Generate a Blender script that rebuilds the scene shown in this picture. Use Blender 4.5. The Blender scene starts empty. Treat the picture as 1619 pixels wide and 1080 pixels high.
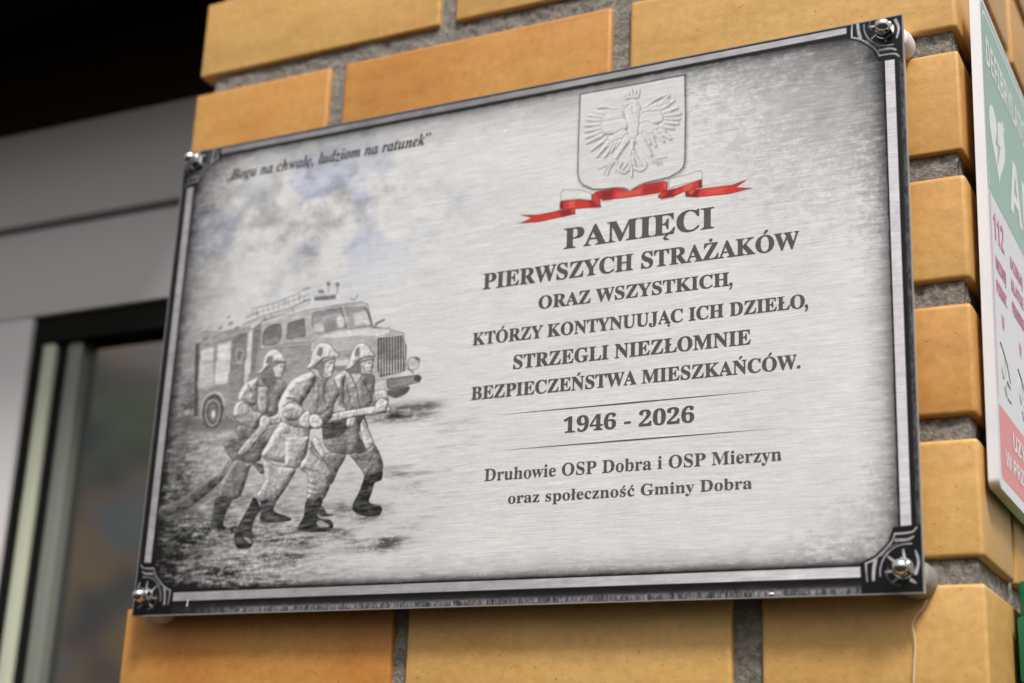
import bpy, bmesh, math, random
import numpy as np
from mathutils import Matrix, Vector

# ------------------------------------------------------------------ camera, sky, sun, exposure
SC = bpy.context.scene
COL = SC.collection
cam = bpy.data.cameras.new("camera")
cam.sensor_width = 36.0
cam.lens = 54.57
cam.clip_start = 0.01
cam.clip_end = 500
cam.dof.use_dof = True
cam.dof.focus_distance = 1.075
cam.dof.aperture_fstop = 3.5
cam.dof.aperture_blades = 7
cam_o = bpy.data.objects.new("camera", cam)
COL.objects.link(cam_o)
cam_o.matrix_world = Matrix(((0.89048683, 0.10167909, 0.44350262, 0.52336014),
                             (0.45302759, -0.28899237, -0.84335604, -0.96166526),
                             (0.0424172, 0.95191637, -0.30340733, -0.3525336),
                             (0, 0, 0, 1)))
SC.camera = cam_o

SUN_EL, SUN_AZ = math.radians(53), math.radians(141)      # azimuth measured from +Y (into the wall), clockwise
w = bpy.data.worlds.new("World")
SC.world = w
w.use_nodes = True
wt = w.node_tree
wn, wl = wt.nodes, wt.links
bg = wn["Background"]
bg.inputs["Strength"].default_value = 0.062
sky = wn.new("ShaderNodeTexSky")
sky.sky_type = 'NISHITA'
sky.sun_disc = False
sky.sun_elevation = SUN_EL
sky.sun_rotation = SUN_AZ
sky.air_density = 1.0
sky.dust_density = 4.0
sky.ozone_density = 1.0
hs = wn.new("ShaderNodeHueSaturation")                      # a thin overcast: the blue is mostly washed out
hs.inputs["Saturation"].default_value = 0.22
hs.inputs["Value"].default_value = 1.35
wl.new(sky.outputs[0], hs.inputs["Color"])
# the row of autumn trees and the ground across the yard, low on the horizon
tc = wn.new("ShaderNodeTexCoord")
sep = wn.new("ShaderNodeSeparateXYZ")
wl.new(tc.outputs["Generated"], sep.inputs[0])
nz = wn.new("ShaderNodeTexNoise")
nz.inputs["Scale"].default_value = 7.0
nz.inputs["Detail"].default_value = 5.0
wl.new(tc.outputs["Generated"], nz.inputs["Vector"])
ad = wn.new("ShaderNodeMath"); ad.operation = 'MULTIPLY_ADD'
wl.new(nz.outputs["Fac"], ad.inputs[0]); ad.inputs[1].default_value = -0.34
wl.new(sep.outputs["Z"], ad.inputs[2])
xr_ = wn.new("ShaderNodeMapRange"); xr_.interpolation_type = 'SMOOTHSTEP'      # the trees stand taller to the left
xr_.inputs["From Min"].default_value = -0.68; xr_.inputs["From Max"].default_value = -0.30
xr_.inputs["To Min"].default_value = -0.02; xr_.inputs["To Max"].default_value = 0.0
wl.new(sep.outputs["X"], xr_.inputs["Value"])
ad2 = wn.new("ShaderNodeMath"); ad2.operation = 'ADD'
yr_ = wn.new("ShaderNodeMapRange"); yr_.inputs["From Min"].default_value = -0.1; yr_.inputs["From Max"].default_value = 0.3
yr_.inputs["To Min"].default_value = 0.0; yr_.inputs["To Max"].default_value = 0.16
wl.new(sep.outputs["Y"], yr_.inputs["Value"])
ad3 = wn.new("ShaderNodeMath"); ad3.operation = 'ADD'
wl.new(xr_.outputs[0], ad3.inputs[0]); wl.new(yr_.outputs[0], ad3.inputs[1])
wl.new(ad.outputs[0], ad2.inputs[0]); wl.new(ad3.outputs[0], ad2.inputs[1])
mr = wn.new("ShaderNodeMapRange")
mr.interpolation_type = 'SMOOTHSTEP'
mr.inputs["From Min"].default_value = 0.04
mr.inputs["From Max"].default_value = 0.22
wl.new(ad2.outputs[0], mr.inputs["Value"])
nz2 = wn.new("ShaderNodeTexNoise")
nz2.inputs["Scale"].default_value = 15.0
nz2.inputs["Detail"].default_value = 3.0
wl.new(tc.outputs["Generated"], nz2.inputs["Vector"])
cr = wn.new("ShaderNodeValToRGB")
els = cr.color_ramp.elements
els[0].position = 0.30; els[0].color = (0.12, 0.15, 0.20, 1)
els[1].position = 0.74; els[1].color = (1.5, 1.5, 1.6, 1)
for p, c in ((0.41, (0.34, 0.36, 0.20, 1)), (0.47, (0.16, 0.18, 0.20, 1)), (0.54, (0.62, 0.40, 0.20, 1)), (0.60, (0.28, 0.34, 0.40, 1)), (0.66, (0.45, 0.45, 0.30, 1))):
    e = els.new(p); e.color = c
wl.new(nz2.outputs["Fac"], cr.inputs["Fac"])
tm = wn.new("ShaderNodeMix"); tm.data_type = 'RGBA'; tm.blend_type = 'MULTIPLY'
tm.inputs["Factor"].default_value = 1.0
wl.new(cr.outputs["Color"], tm.inputs["A"]); tm.inputs["B"].default_value = (6.0, 6.2, 6.6, 1)
pv = wn.new("ShaderNodeMapRange"); pv.inputs["From Min"].default_value = -0.10; pv.inputs["From Max"].default_value = -0.02
wl.new(sep.outputs["Z"], pv.inputs["Value"])
gm = wn.new("ShaderNodeMix"); gm.data_type = 'RGBA'
wl.new(pv.outputs[0], gm.inputs["Factor"]); gm.inputs["A"].default_value = (0.30, 0.29, 0.28, 1)
wl.new(tm.outputs["Result"], gm.inputs["B"])
wm = wn.new("ShaderNodeMix"); wm.data_type = 'RGBA'
wl.new(mr.outputs["Result"], wm.inputs["Factor"])
wl.new(gm.outputs["Result"], wm.inputs["A"])
wl.new(hs.outputs["Color"], wm.inputs["B"])
wl.new(wm.outputs["Result"], bg.inputs["Color"])

sun = bpy.data.lights.new("sun", 'SUN')
sun.energy = 1.5
sun.angle = math.radians(11)
sun.color = (1.0, 0.965, 0.92)
sun_o = bpy.data.objects.new("sun", sun)
COL.objects.link(sun_o)
sdir = Vector((math.sin(SUN_AZ) * math.cos(SUN_EL), math.cos(SUN_AZ) * math.cos(SUN_EL), math.sin(SUN_EL)))
sun_o.rotation_euler = sdir.to_track_quat('Z', 'Y').to_euler()

SC.view_settings.view_transform = 'Standard'
SC.view_settings.look = 'None'
SC.view_settings.exposure = 1.0
SC.view_settings.gamma = 1.0
SC.view_settings.use_curve_mapping = False

rng = np.random.default_rng(7)
random.seed(7)

# ------------------------------------------------------------------ helpers
def thing(name, label, cat, loc=(0, 0, 0), group=None):
    o = bpy.data.objects.new(name, None)
    COL.objects.link(o)
    o.location = loc
    o.empty_display_size = 0.05
    o["label"] = label
    o["category"] = cat
    if group:
        o["group"] = group
    return o

def link(name, me, mat, parent=None):
    o = bpy.data.objects.new(name, me)
    COL.objects.link(o)
    if mat is not None:
        me.materials.append(mat)
    if parent is not None:
        o.parent = parent
        o.matrix_parent_inverse = Matrix.Translation(parent.location).inverted()
    return o

def bm_obj(name, bm, mat, parent=None, smooth=True):
    bmesh.ops.recalc_face_normals(bm, faces=bm.faces)
    me = bpy.data.meshes.new(name)
    bm.to_mesh(me)
    bm.free()
    if smooth:
        for p in me.polygons:
            p.use_smooth = True
        try:
            me.set_sharp_from_angle(angle=math.radians(38))
        except Exception:
            pass
    return link(name, me, mat, parent)

def add_box(bm, x0, x1, y0, y1, z0, z1, bev=0.0, seg=2):
    vs = [bm.verts.new((x, y, z)) for x in (x0, x1) for y in (y0, y1) for z in (z0, z1)]
    q = [(0, 1, 3, 2), (4, 6, 7, 5), (0, 4, 5, 1), (2, 3, 7, 6), (0, 2, 6, 4), (1, 5, 7, 3)]
    fs = [bm.faces.new([vs[i] for i in f]) for f in q]
    if bev > 0:
        es = list({e for f in fs for e in f.edges})
        r = bmesh.ops.bevel(bm, geom=es, offset=bev, segments=seg, profile=0.6, affect='EDGES')
        return r['verts']
    return vs

def add_lathe(bm, prof, cx, cz, n=32, sides=None):
    """profile (radius, y) turned about the axis along Y through (cx, cz)"""
    rings = []
    for r, y in prof:
        rings.append([bm.verts.new((cx + r * math.cos(2 * math.pi * i / n), y, cz + r * math.sin(2 * math.pi * i / n))) for i in range(n)])
    for a, b in zip(rings, rings[1:]):
        for i in range(n):
            bm.faces.new((a[i], a[(i + 1) % n], b[(i + 1) % n], b[i]))
    bm.faces.new(rings[0])
    bm.faces.new(list(reversed(rings[-1])))

def add_tube(bm, pts, r, n=6):
    rings = []
    for i, p in enumerate(pts):
        t = Vector(pts[min(i + 1, len(pts) - 1)]) - Vector(pts[max(i - 1, 0)])
        t.normalize()
        a = t.cross(Vector((0, 1, 0.01))); a.normalize()
        b = t.cross(a)
        rings.append([bm.verts.new(Vector(p) + r * (math.cos(2 * math.pi * k / n) * a + math.sin(2 * math.pi * k / n) * b)) for k in range(n)])
    for a, b in zip(rings, rings[1:]):
        for k in range(n):
            bm.faces.new((a[k], a[(k + 1) % n], b[(k + 1) % n], b[k]))
    bm.faces.new(rings[0]); bm.faces.new(list(reversed(rings[-1])))

def material(name, color=(0.5, 0.5, 0.5), rough=0.5, metal=0.0, **kw):
    m = bpy.data.materials.new(name)
    m.use_nodes = True
    b = m.node_tree.nodes["Principled BSDF"]
    b.inputs["Base Color"].default_value = (*color, 1)
    b.inputs["Roughness"].default_value = rough
    b.inputs["Metallic"].default_value = metal
    for k, v in kw.items():
        b.inputs[k.replace("_", " ")].default_value = v
    return m

def nodes(m):
    return m.node_tree.nodes, m.node_tree.links, m.node_tree.nodes["Principled BSDF"]

def noise_node(m, scale, detail=4, rough=0.55, vec_scale=None, coord="Object"):
    n, l, _ = nodes(m)
    t = n.new("ShaderNodeTexCoord")
    x = n.new("ShaderNodeTexNoise")
    x.inputs["Scale"].default_value = scale
    x.inputs["Detail"].default_value = detail
    x.inputs["Roughness"].default_value = rough
    if vec_scale:
        mp = n.new("ShaderNodeMapping")
        mp.inputs["Scale"].default_value = vec_scale
        l.new(t.outputs[coord], mp.inputs[0]); l.new(mp.outputs[0], x.inputs["Vector"])
    else:
        l.new(t.outputs[coord], x.inputs["Vector"])
    return x

def ramp(m, src, stops):
    n, l, _ = nodes(m)
    c = n.new("ShaderNodeValToRGB")
    e = c.color_ramp.elements
    e[0].position, e[0].color = stops[0][0], (*stops[0][1], 1)
    e[1].position, e[1].color = stops[-1][0], (*stops[-1][1], 1)
    for p, k in stops[1:-1]:
        q = e.new(p); q.color = (*k, 1)
    l.new(src, c.inputs["Fac"])
    return c.outputs["Color"]

def mixc(m, a, b, fac, blend='MIX'):
    n, l, _ = nodes(m)
    x = n.new("ShaderNodeMix"); x.data_type = 'RGBA'; x.blend_type = blend
    for s, v in (("Factor", fac), ("A", a), ("B", b)):
        if isinstance(v, (int, float)):
            x.inputs[s].default_value = v
        elif isinstance(v, tuple):
            x.inputs[s].default_value = (*v, 1)
        else:
            l.new(v, x.inputs[s])
    return x.outputs["Result"]

def bump(m, src, strength, dist):
    n, l, b = nodes(m)
    x = n.new("ShaderNodeBump")
    x.inputs["Strength"].default_value = strength
    x.inputs["Distance"].default_value = dist
    l.new(src, x.inputs["Height"])
    prev = b.inputs["Normal"].links
    if prev:
        l.new(prev[0].from_socket, x.inputs["Normal"])
    l.new(x.outputs[0], b.inputs["Normal"])

# ------------------------------------------------------------------ materials
def brick_material():
    m = material("glazed_yellow_clinker", rough=0.42)
    n, l, b = nodes(m)
    at = n.new("ShaderNodeAttribute"); at.attribute_name = "brick_tint"
    big = noise_node(m, 7.0, 3, 0.5)
    fine = noise_node(m, 140.0, 5, 0.6)
    sepc = n.new("ShaderNodeSeparateColor"); l.new(at.outputs["Color"], sepc.inputs[0])
    mth = n.new("ShaderNodeMath"); mth.operation = 'MULTIPLY_ADD'
    l.new(big.outputs["Fac"], mth.inputs[0]); mth.inputs[1].default_value = 0.80
    l.new(sepc.outputs[0], mth.inputs[2])
    col = ramp(m, mth.outputs[0], [(0.30, BRICK_Y), (0.66, BRICK_M), (1.0, BRICK_O)])
    fire = noise_node(m, 1.0, 4, 0.6, (16.0, 16.0, 60.0))
    col = mixc(m, col, ramp(m, fire.outputs["Fac"], [(0.30, (0.88, 0.84, 0.80)), (0.5, (1.0, 1.0, 1.0)), (0.72, (1.06, 1.07, 1.09))]), 0.8, 'MULTIPLY')
    dirt = noise_node(m, 24.0, 6, 0.7)
    col = mixc(m, col, (0.20, 0.14, 0.08), ramp(m, dirt.outputs["Fac"], [(0.60, (0, 0, 0)), (0.80, (0.18, 0.18, 0.18))]))
    spots = noise_node(m, 330.0, 2, 0.5)
    sm = ramp(m, spots.outputs["Fac"], [(0.25, (0.40, 0.34, 0.28)), (0.31, (1, 1, 1))])
    col = mixc(m, col, sm, 0.5, 'MULTIPLY')
    fm = ramp(m, fine.outputs["Fac"], [(0.25, (0.86, 0.85, 0.83)), (0.7, (1.05, 1.05, 1.05))])
    col = mixc(m, col, fm, 1.0, 'MULTIPLY')
    l.new(col, b.inputs["Base Color"])
    rr = ramp(m, fine.outputs["Fac"], [(0.3, (0.34,) * 3), (0.7, (0.55,) * 3)])
    l.new(rr, b.inputs["Roughness"])
    lump = noise_node(m, 55.0, 3, 0.5)
    bump(m, lump.outputs["Fac"], 0.07, 0.004)
    bump(m, fine.outputs["Fac"], 0.16, 0.0016)
    pit = ramp(m, spots.outputs["Fac"], [(0.24, (0, 0, 0)), (0.31, (1, 1, 1))])
    bump(m, pit, 0.25, 0.001)
    return m
BRICK_Y = (0.67, 0.405, 0.135)
BRICK_M = (0.63, 0.335, 0.092)
BRICK_O = (0.53, 0.215, 0.042)

def mortar_material():
    m = material("grey_mortar", rough=0.95)
    n, l, b = nodes(m)
    a = noise_node(m, 260.0, 6, 0.7); c = noise_node(m, 30.0, 3)
    col = ramp(m, a.outputs["Fac"], [(0.3, (0.17, 0.150, 0.125)), (0.5, (0.29, 0.262, 0.225)), (0.72, (0.44, 0.405, 0.355))])
    col = mixc(m, col, ramp(m, c.outputs["Fac"], [(0.3, (0.8, 0.8, 0.8)), (0.7, (1.1, 1.1, 1.1))]), 1.0, 'MULTIPLY')
    l.new(col, b.inputs["Base Color"])
    bump(m, a.outputs["Fac"], 0.9, 0.004)
    return m

def print_material(name, rough=0.36):
    """ink on a brushed aluminium sheet under a clear coat"""
    m = material(name, rough=rough, metal=PRINT_METAL)
    n, l, b = nodes(m)
    at = n.new("ShaderNodeAttribute"); at.attribute_name = "ink"
    br = noise_node(m, 1.0, 3, 0.65, (26.0, 1.0, 900.0))
    br2 = noise_node(m, 1.0, 3, 0.6, (75.0, 1.0, 1700.0))
    f1 = ramp(m, br.outputs["Fac"], [(0.28, (0.82,) * 3), (0.72, (1.08,) * 3)])
    f2 = ramp(m, br2.outputs["Fac"], [(0.28, (0.86,) * 3), (0.72, (1.08,) * 3)])
    c = mixc(m, at.outputs["Color"], f1, 1.0, 'MULTIPLY')
    c = mixc(m, c, f2, 1.0, 'MULTIPLY')
    l.new(c, b.inputs["Base Color"])
    l.new(ramp(m, br.outputs["Fac"], [(0.3, (rough - 0.07,) * 3), (0.7, (rough + 0.10,) * 3)]), b.inputs["Roughness"])
    b.inputs["Specular IOR Level"].default_value = 0.42
    bump(m, br.outputs["Fac"], 0.12, 0.0006)
    return m
PRINT_METAL = 0.12

M = {}
M["brick"] = brick_material()
M["mortar"] = mortar_material()
M["print"] = print_material("printed_brushed_aluminium")
M["alu"] = material("aluminium_edge", (0.62, 0.61, 0.60), 0.35, 0.6)
M["chrome"] = material("chrome", (0.80, 0.80, 0.80), 0.10, 1.0)
M["nylon"] = material("white_nylon", (0.78, 0.76, 0.72), 0.45)
M["shaded_nylon"] = material("shaded_nylon", (0.27, 0.25, 0.23), 0.5)  # darker copy of the nylon, lower right spacer's shade painted into the colour
M["grey_frame"] = material("grey_painted_frame", (0.64, 0.615, 0.625), 0.38)
nf = noise_node(M["grey_frame"], 300.0, 3); bump(M["grey_frame"], nf.outputs["Fac"], 0.05, 0.001)
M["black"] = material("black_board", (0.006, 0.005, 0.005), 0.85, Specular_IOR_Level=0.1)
M["brown"] = material("dark_brown_board", (0.024, 0.018, 0.013), 0.8, Specular_IOR_Level=0.1)
M["rubber"] = material("black_rubber", (0.006, 0.006, 0.005), 0.7, Specular_IOR_Level=0.15)
M["bead"] = material("pale_green_bead", (0.50, 0.52, 0.40), 0.3)
M["spacer"] = material("grey_green_spacer", (0.20, 0.21, 0.18), 0.4)
M["room"] = material("dark_room", (0.01, 0.01, 0.012), 0.9)
M["glass"] = material("window_glass", (0.012, 0.013, 0.015), 0.05, Specular_IOR_Level=1.0, IOR=2.1)
M["pvc"] = material("white_sign_board", (0.80, 0.79, 0.80), 0.4)
M["sign_green"] = material("sign_green_ink", (0.34, 0.52, 0.40), 0.30)
M["sign_white"] = material("sign_white_ink", (0.90, 0.91, 0.90), 0.30)
M["sign_red"] = material("sign_red_ink", (0.82, 0.24, 0.22), 0.30)
M["sign_pink"] = material("sign_pink_ink", (0.78, 0.22, 0.36), 0.30)
M["sign_grey"] = material("sign_grey_ink", (0.50, 0.54, 0.54), 0.30)
M["cabinet"] = material("green_plastic", (0.003, 0.13, 0.055), 0.35)
M["thread"] = material("pale_thread", (0.75, 0.60, 0.45), 0.6)
M["glue"] = material("white_scuff", (0.85, 0.85, 0.86), 0.5)
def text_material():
    m = material("sheen_greyed_ink", (0.075, 0.068, 0.068), 0.36, PRINT_METAL)  # black lettering lifted to grey: the sky sheen is put into its colour
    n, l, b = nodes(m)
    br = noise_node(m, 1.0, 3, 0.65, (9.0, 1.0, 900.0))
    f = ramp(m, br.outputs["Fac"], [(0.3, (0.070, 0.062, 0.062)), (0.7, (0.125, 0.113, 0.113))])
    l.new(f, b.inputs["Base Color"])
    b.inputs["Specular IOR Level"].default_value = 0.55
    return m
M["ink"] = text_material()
M["ink_black"] = material("black_ink", (0.035, 0.031, 0.034), 0.4, 0.0)

# ------------------------------------------------------------------ brick pillar
XR, YF = 0.3435, 0.020
PITCH, BH = 0.09178, 0.0748
rows = []
for i in range(-3, 8):
    rows.append((i, 0.2845 - PITCH * i))                     # bottom of the course
pillar = thing("brick_pillar", "pillar of glazed yellow clinker bricks with grey mortar, carrying the memorial plaque", "pillar", (0, YF, -0.45))
bm = bmesh.new()
tint = []
def brick(x0, x1, y0, y1, z0, z1, t):
    before = len(bm.verts)
    j = lambda s=0.0008: random.uniform(-s, s)
    add_box(bm, x0 + j(), x1 + j(0.0004), y0 + j(0.0009), y1, z0 + j(), z1 + j(), random.uniform(0.0022, 0.0036), 3)
    bm.verts.ensure_lookup_table()
    tint.extend([t] * (len(bm.verts) - before))
TINTS = {0: (0.06, 0.14, 0.12), 1: (0.40, 0.48, 0.10), 2: (0.2, 0.3, 0.2), 3: (0.1, 0.25, 0.18), 4: (0.3, 0.2, 0.44), 5: (0.2, 0.3, 0.08), 6: (0.44, 0.02, 0.06), 7: (0.2, 0.2, 0.2), -1: (0.2, 0.1, 0.3), -2: (0.1, 0.3, 0.2), -3: (0.2, 0.1, 0.2)}
for i, z0 in rows:
    xl = {0: -0.3225, 1: -0.3237, 6: -0.3345, 7: -0.3345}.get(i, -0.314 if i in (2, 3, 4, 5) else -0.322)
    t = TINTS[i]
    if i % 2 == 0:
        cuts = [(xl, -0.0752), (-0.0605, 0.187), (0.2015, XR)]
        side = [(YF, 0.252)]
        if i == 0: side = [(YF, 0.243)]
        first = 0.262
    else:
        cuts = [(xl, -0.180), (-0.1658, 0.0819), (0.0974, XR)]
        side = [(YF, 0.127)]
        first = 0.141
    if i == 6:
        cuts = [(xl, -0.081), (-0.0676, 0.180), (0.2003, XR)]
    for k, (a, b_) in enumerate(cuts):
        last = k == len(cuts) - 1
        brick(a, b_, YF, side[0][1] if last else YF + 0.11, z0, z0 + BH, t[k])
    y = first
    while y < 1.3:
        brick(XR - 0.10, XR, y, y + 0.235, z0, z0 + BH, random.uniform(0.05, 0.3))
        y += 0.25
    y = YF + 0.125
    while y < 0.5:                                             # the left reveal
        brick(xl + 0.0005, xl + 0.1, y, y + 0.235, z0, z0 + BH, random.uniform(0.1, 0.35))
        y += 0.25
o = bm_obj("brickwork", bm, M["brick"], pillar)
at = o.data.attributes.new("brick_tint", 'FLOAT_COLOR', 'POINT')
arr = np.zeros((len(o.data.vertices), 4), np.float32)
arr[:, 0] = np.array(tint)[:len(arr)]; arr[:, 3] = 1
at.data.foreach_set("color", arr.ravel())

def vnoise(nx, ny, cx, cy, seed):
    """smooth value noise on an ny x nx grid with cx by cy cells"""
    r = np.random.default_rng(seed)
    g = r.random((cy + 2, cx + 2)).astype(np.float32)
    X = np.linspace(0, cx, nx, endpoint=False); Y = np.linspace(0, cy, ny, endpoint=False)
    xi = X.astype(int); yi = Y.astype(int)
    fx = (X - xi); fy = (Y - yi)
    fx = fx * fx * (3 - 2 * fx); fy = fy * fy * (3 - 2 * fy)
    a = g[np.ix_(yi, xi)]; b = g[np.ix_(yi, xi + 1)]; c = g[np.ix_(yi + 1, xi)]; d = g[np.ix_(yi + 1, xi + 1)]
    fx = fx[None, :].astype(np.float32); fy = fy[:, None].astype(np.float32)
    return (a * (1 - fx) + b * fx) * (1 - fy) + (c * (1 - fx) + d * fx) * fy

def grid_mesh(name, co, nx, ny):
    """co: (ny*nx, 3); returns a quad grid mesh"""
    me = bpy.data.meshes.new(name)
    idx = np.arange(nx * ny).reshape(ny, nx)
    q = np.stack([idx[:-1, :-1], idx[:-1, 1:], idx[1:, 1:], idx[1:, :-1]], -1).reshape(-1, 4)
    fill_mesh(me, co, q)
    return me

def fill_mesh(me, co, q):
    me.vertices.add(len(co)); me.vertices.foreach_set("co", np.asarray(co, np.float32).ravel())
    me.loops.add(q.size); me.loops.foreach_set("vertex_index", q.ravel().astype(np.int32))
    me.polygons.add(len(q)); me.polygons.foreach_set("loop_start", np.arange(0, q.size, 4, dtype=np.int32))
    me.update(calc_edges=True)
    me.polygons.foreach_set("use_smooth", np.ones(len(q), bool))

# mortar: one rough sheet wrapped round the front and the right side of the pillar
nu, nv = 620, 380
s = np.linspace(0, 0.67 + 0.5, nu); zz = np.linspace(-0.40, 0.56, nv)
S_, Z_ = np.meshgrid(s, zz)
nzv = (vnoise(nu, nv, 60, 50, 1) - 0.5) * 0.9 + (vnoise(nu, nv, 240, 210, 2) - 0.5) * 1.5 + (vnoise(nu, nv, 560, 360, 3) - 0.5) * 1.6
nzv += 2.2 * np.clip(vnoise(nu, nv, 330, 280, 4) - 0.80, 0, 1) / 0.2
dep = 0.0047 + 0.001 * nzv
turn = 0.650
fx_ = np.where(S_ < turn, -0.3065 + S_, XR)
X_ = np.where(S_ < turn, fx_, XR - dep)
Y_ = np.where(S_ < turn, YF + dep, YF + (S_ - turn))
k0 = np.abs(S_ - turn) < 0.0095
X_ = np.where(k0 & (S_ < turn), np.minimum(X_, XR - dep), X_)
Y_ = np.where(k0 & (S_ >= turn), np.maximum(Y_, YF + dep), Y_)
link("mortar", grid_mesh("mortar", np.stack([X_, Y_, Z_], -1).reshape(-1, 3), nu, nv), M["mortar"], pillar)

# ------------------------------------------------------------------ window and the dark boards above it
YW = 0.20
win = thing("window", "grey framed window in the shaded recess left of the brick pillar", "window", (-0.6, YW, -0.5))
bm = bmesh.new(); add_box(bm, -1.25, -0.29, YW, YW + 0.07, 0.2655, 0.381, 0.003); bm_obj("head_rail", bm, M["grey_frame"], win)
bm = bmesh.new(); add_box(bm, -1.25, -0.29, YW + 0.004, YW + 0.07, 0.157, 0.2590, 0.003); bm_obj("top_rail", bm, M["grey_frame"], win)
bm = bmesh.new(); add_box(bm, -1.25, -0.29, YW + 0.016, YW + 0.066, 0.2592, 0.2653); bm_obj("seal", bm, M["rubber"], win)
bm = bmesh.new(); add_box(bm, -0.83, -0.672, YW + 0.0045, YW + 0.07, -0.9, 0.1568, 0.003); bm_obj("stile", bm, M["grey_frame"], win)
bm = bmesh.new()
add_box(bm, -0.6718, -0.29, YW + 0.010, YW + 0.062, 0.128, 0.1568)
add_box(bm, -0.6718, -0.661, YW + 0.010, YW + 0.062, -0.9, 0.1278)
bm_obj("gasket", bm, M["rubber"], win)
bm = bmesh.new(); add_box(bm, -0.6606, -0.6425, YW + 0.012, YW + 0.060, -0.9, 0.1276, 0.004, 3); bm_obj("glazing_bead", bm, M["bead"], win)
bm = bmesh.new(); add_box(bm, -0.6423, -0.6285, YW + 0.018, YW + 0.060, -0.9, 0.1276); bm_obj("gasket", bm, M["rubber"], win)
bm = bmesh.new(); add_box(bm, -0.6283, -0.6085, YW + 0.016, YW + 0.060, -0.9, 0.1276, 0.004, 3); bm_obj("spacer_bar", bm, M["spacer"], win)
bm = bmesh.new(); add_box(bm, -0.6083, -0.29, YW + 0.030, YW + 0.036, -0.9, 0.1277); bm_obj("glass_pane", bm, M["glass"], win)

lint = thing("fascia_board", "dark brown board above the grey window frame", "board", (-0.7, YW, 0.4))
bm = bmesh.new(); add_box(bm, -1.4, -0.30, YW - 0.002, YW + 0.08, 0.3815, 0.482, 0.002); bm_obj("board", bm, M["brown"], lint)
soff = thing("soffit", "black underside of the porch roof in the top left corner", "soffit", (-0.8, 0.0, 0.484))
bm = bmesh.new(); add_box(bm, -1.6, -0.336, -0.08, YW + 0.08, 0.484, 0.54, 0.003); bm_obj("panel", bm, M["black"], soff)

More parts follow.
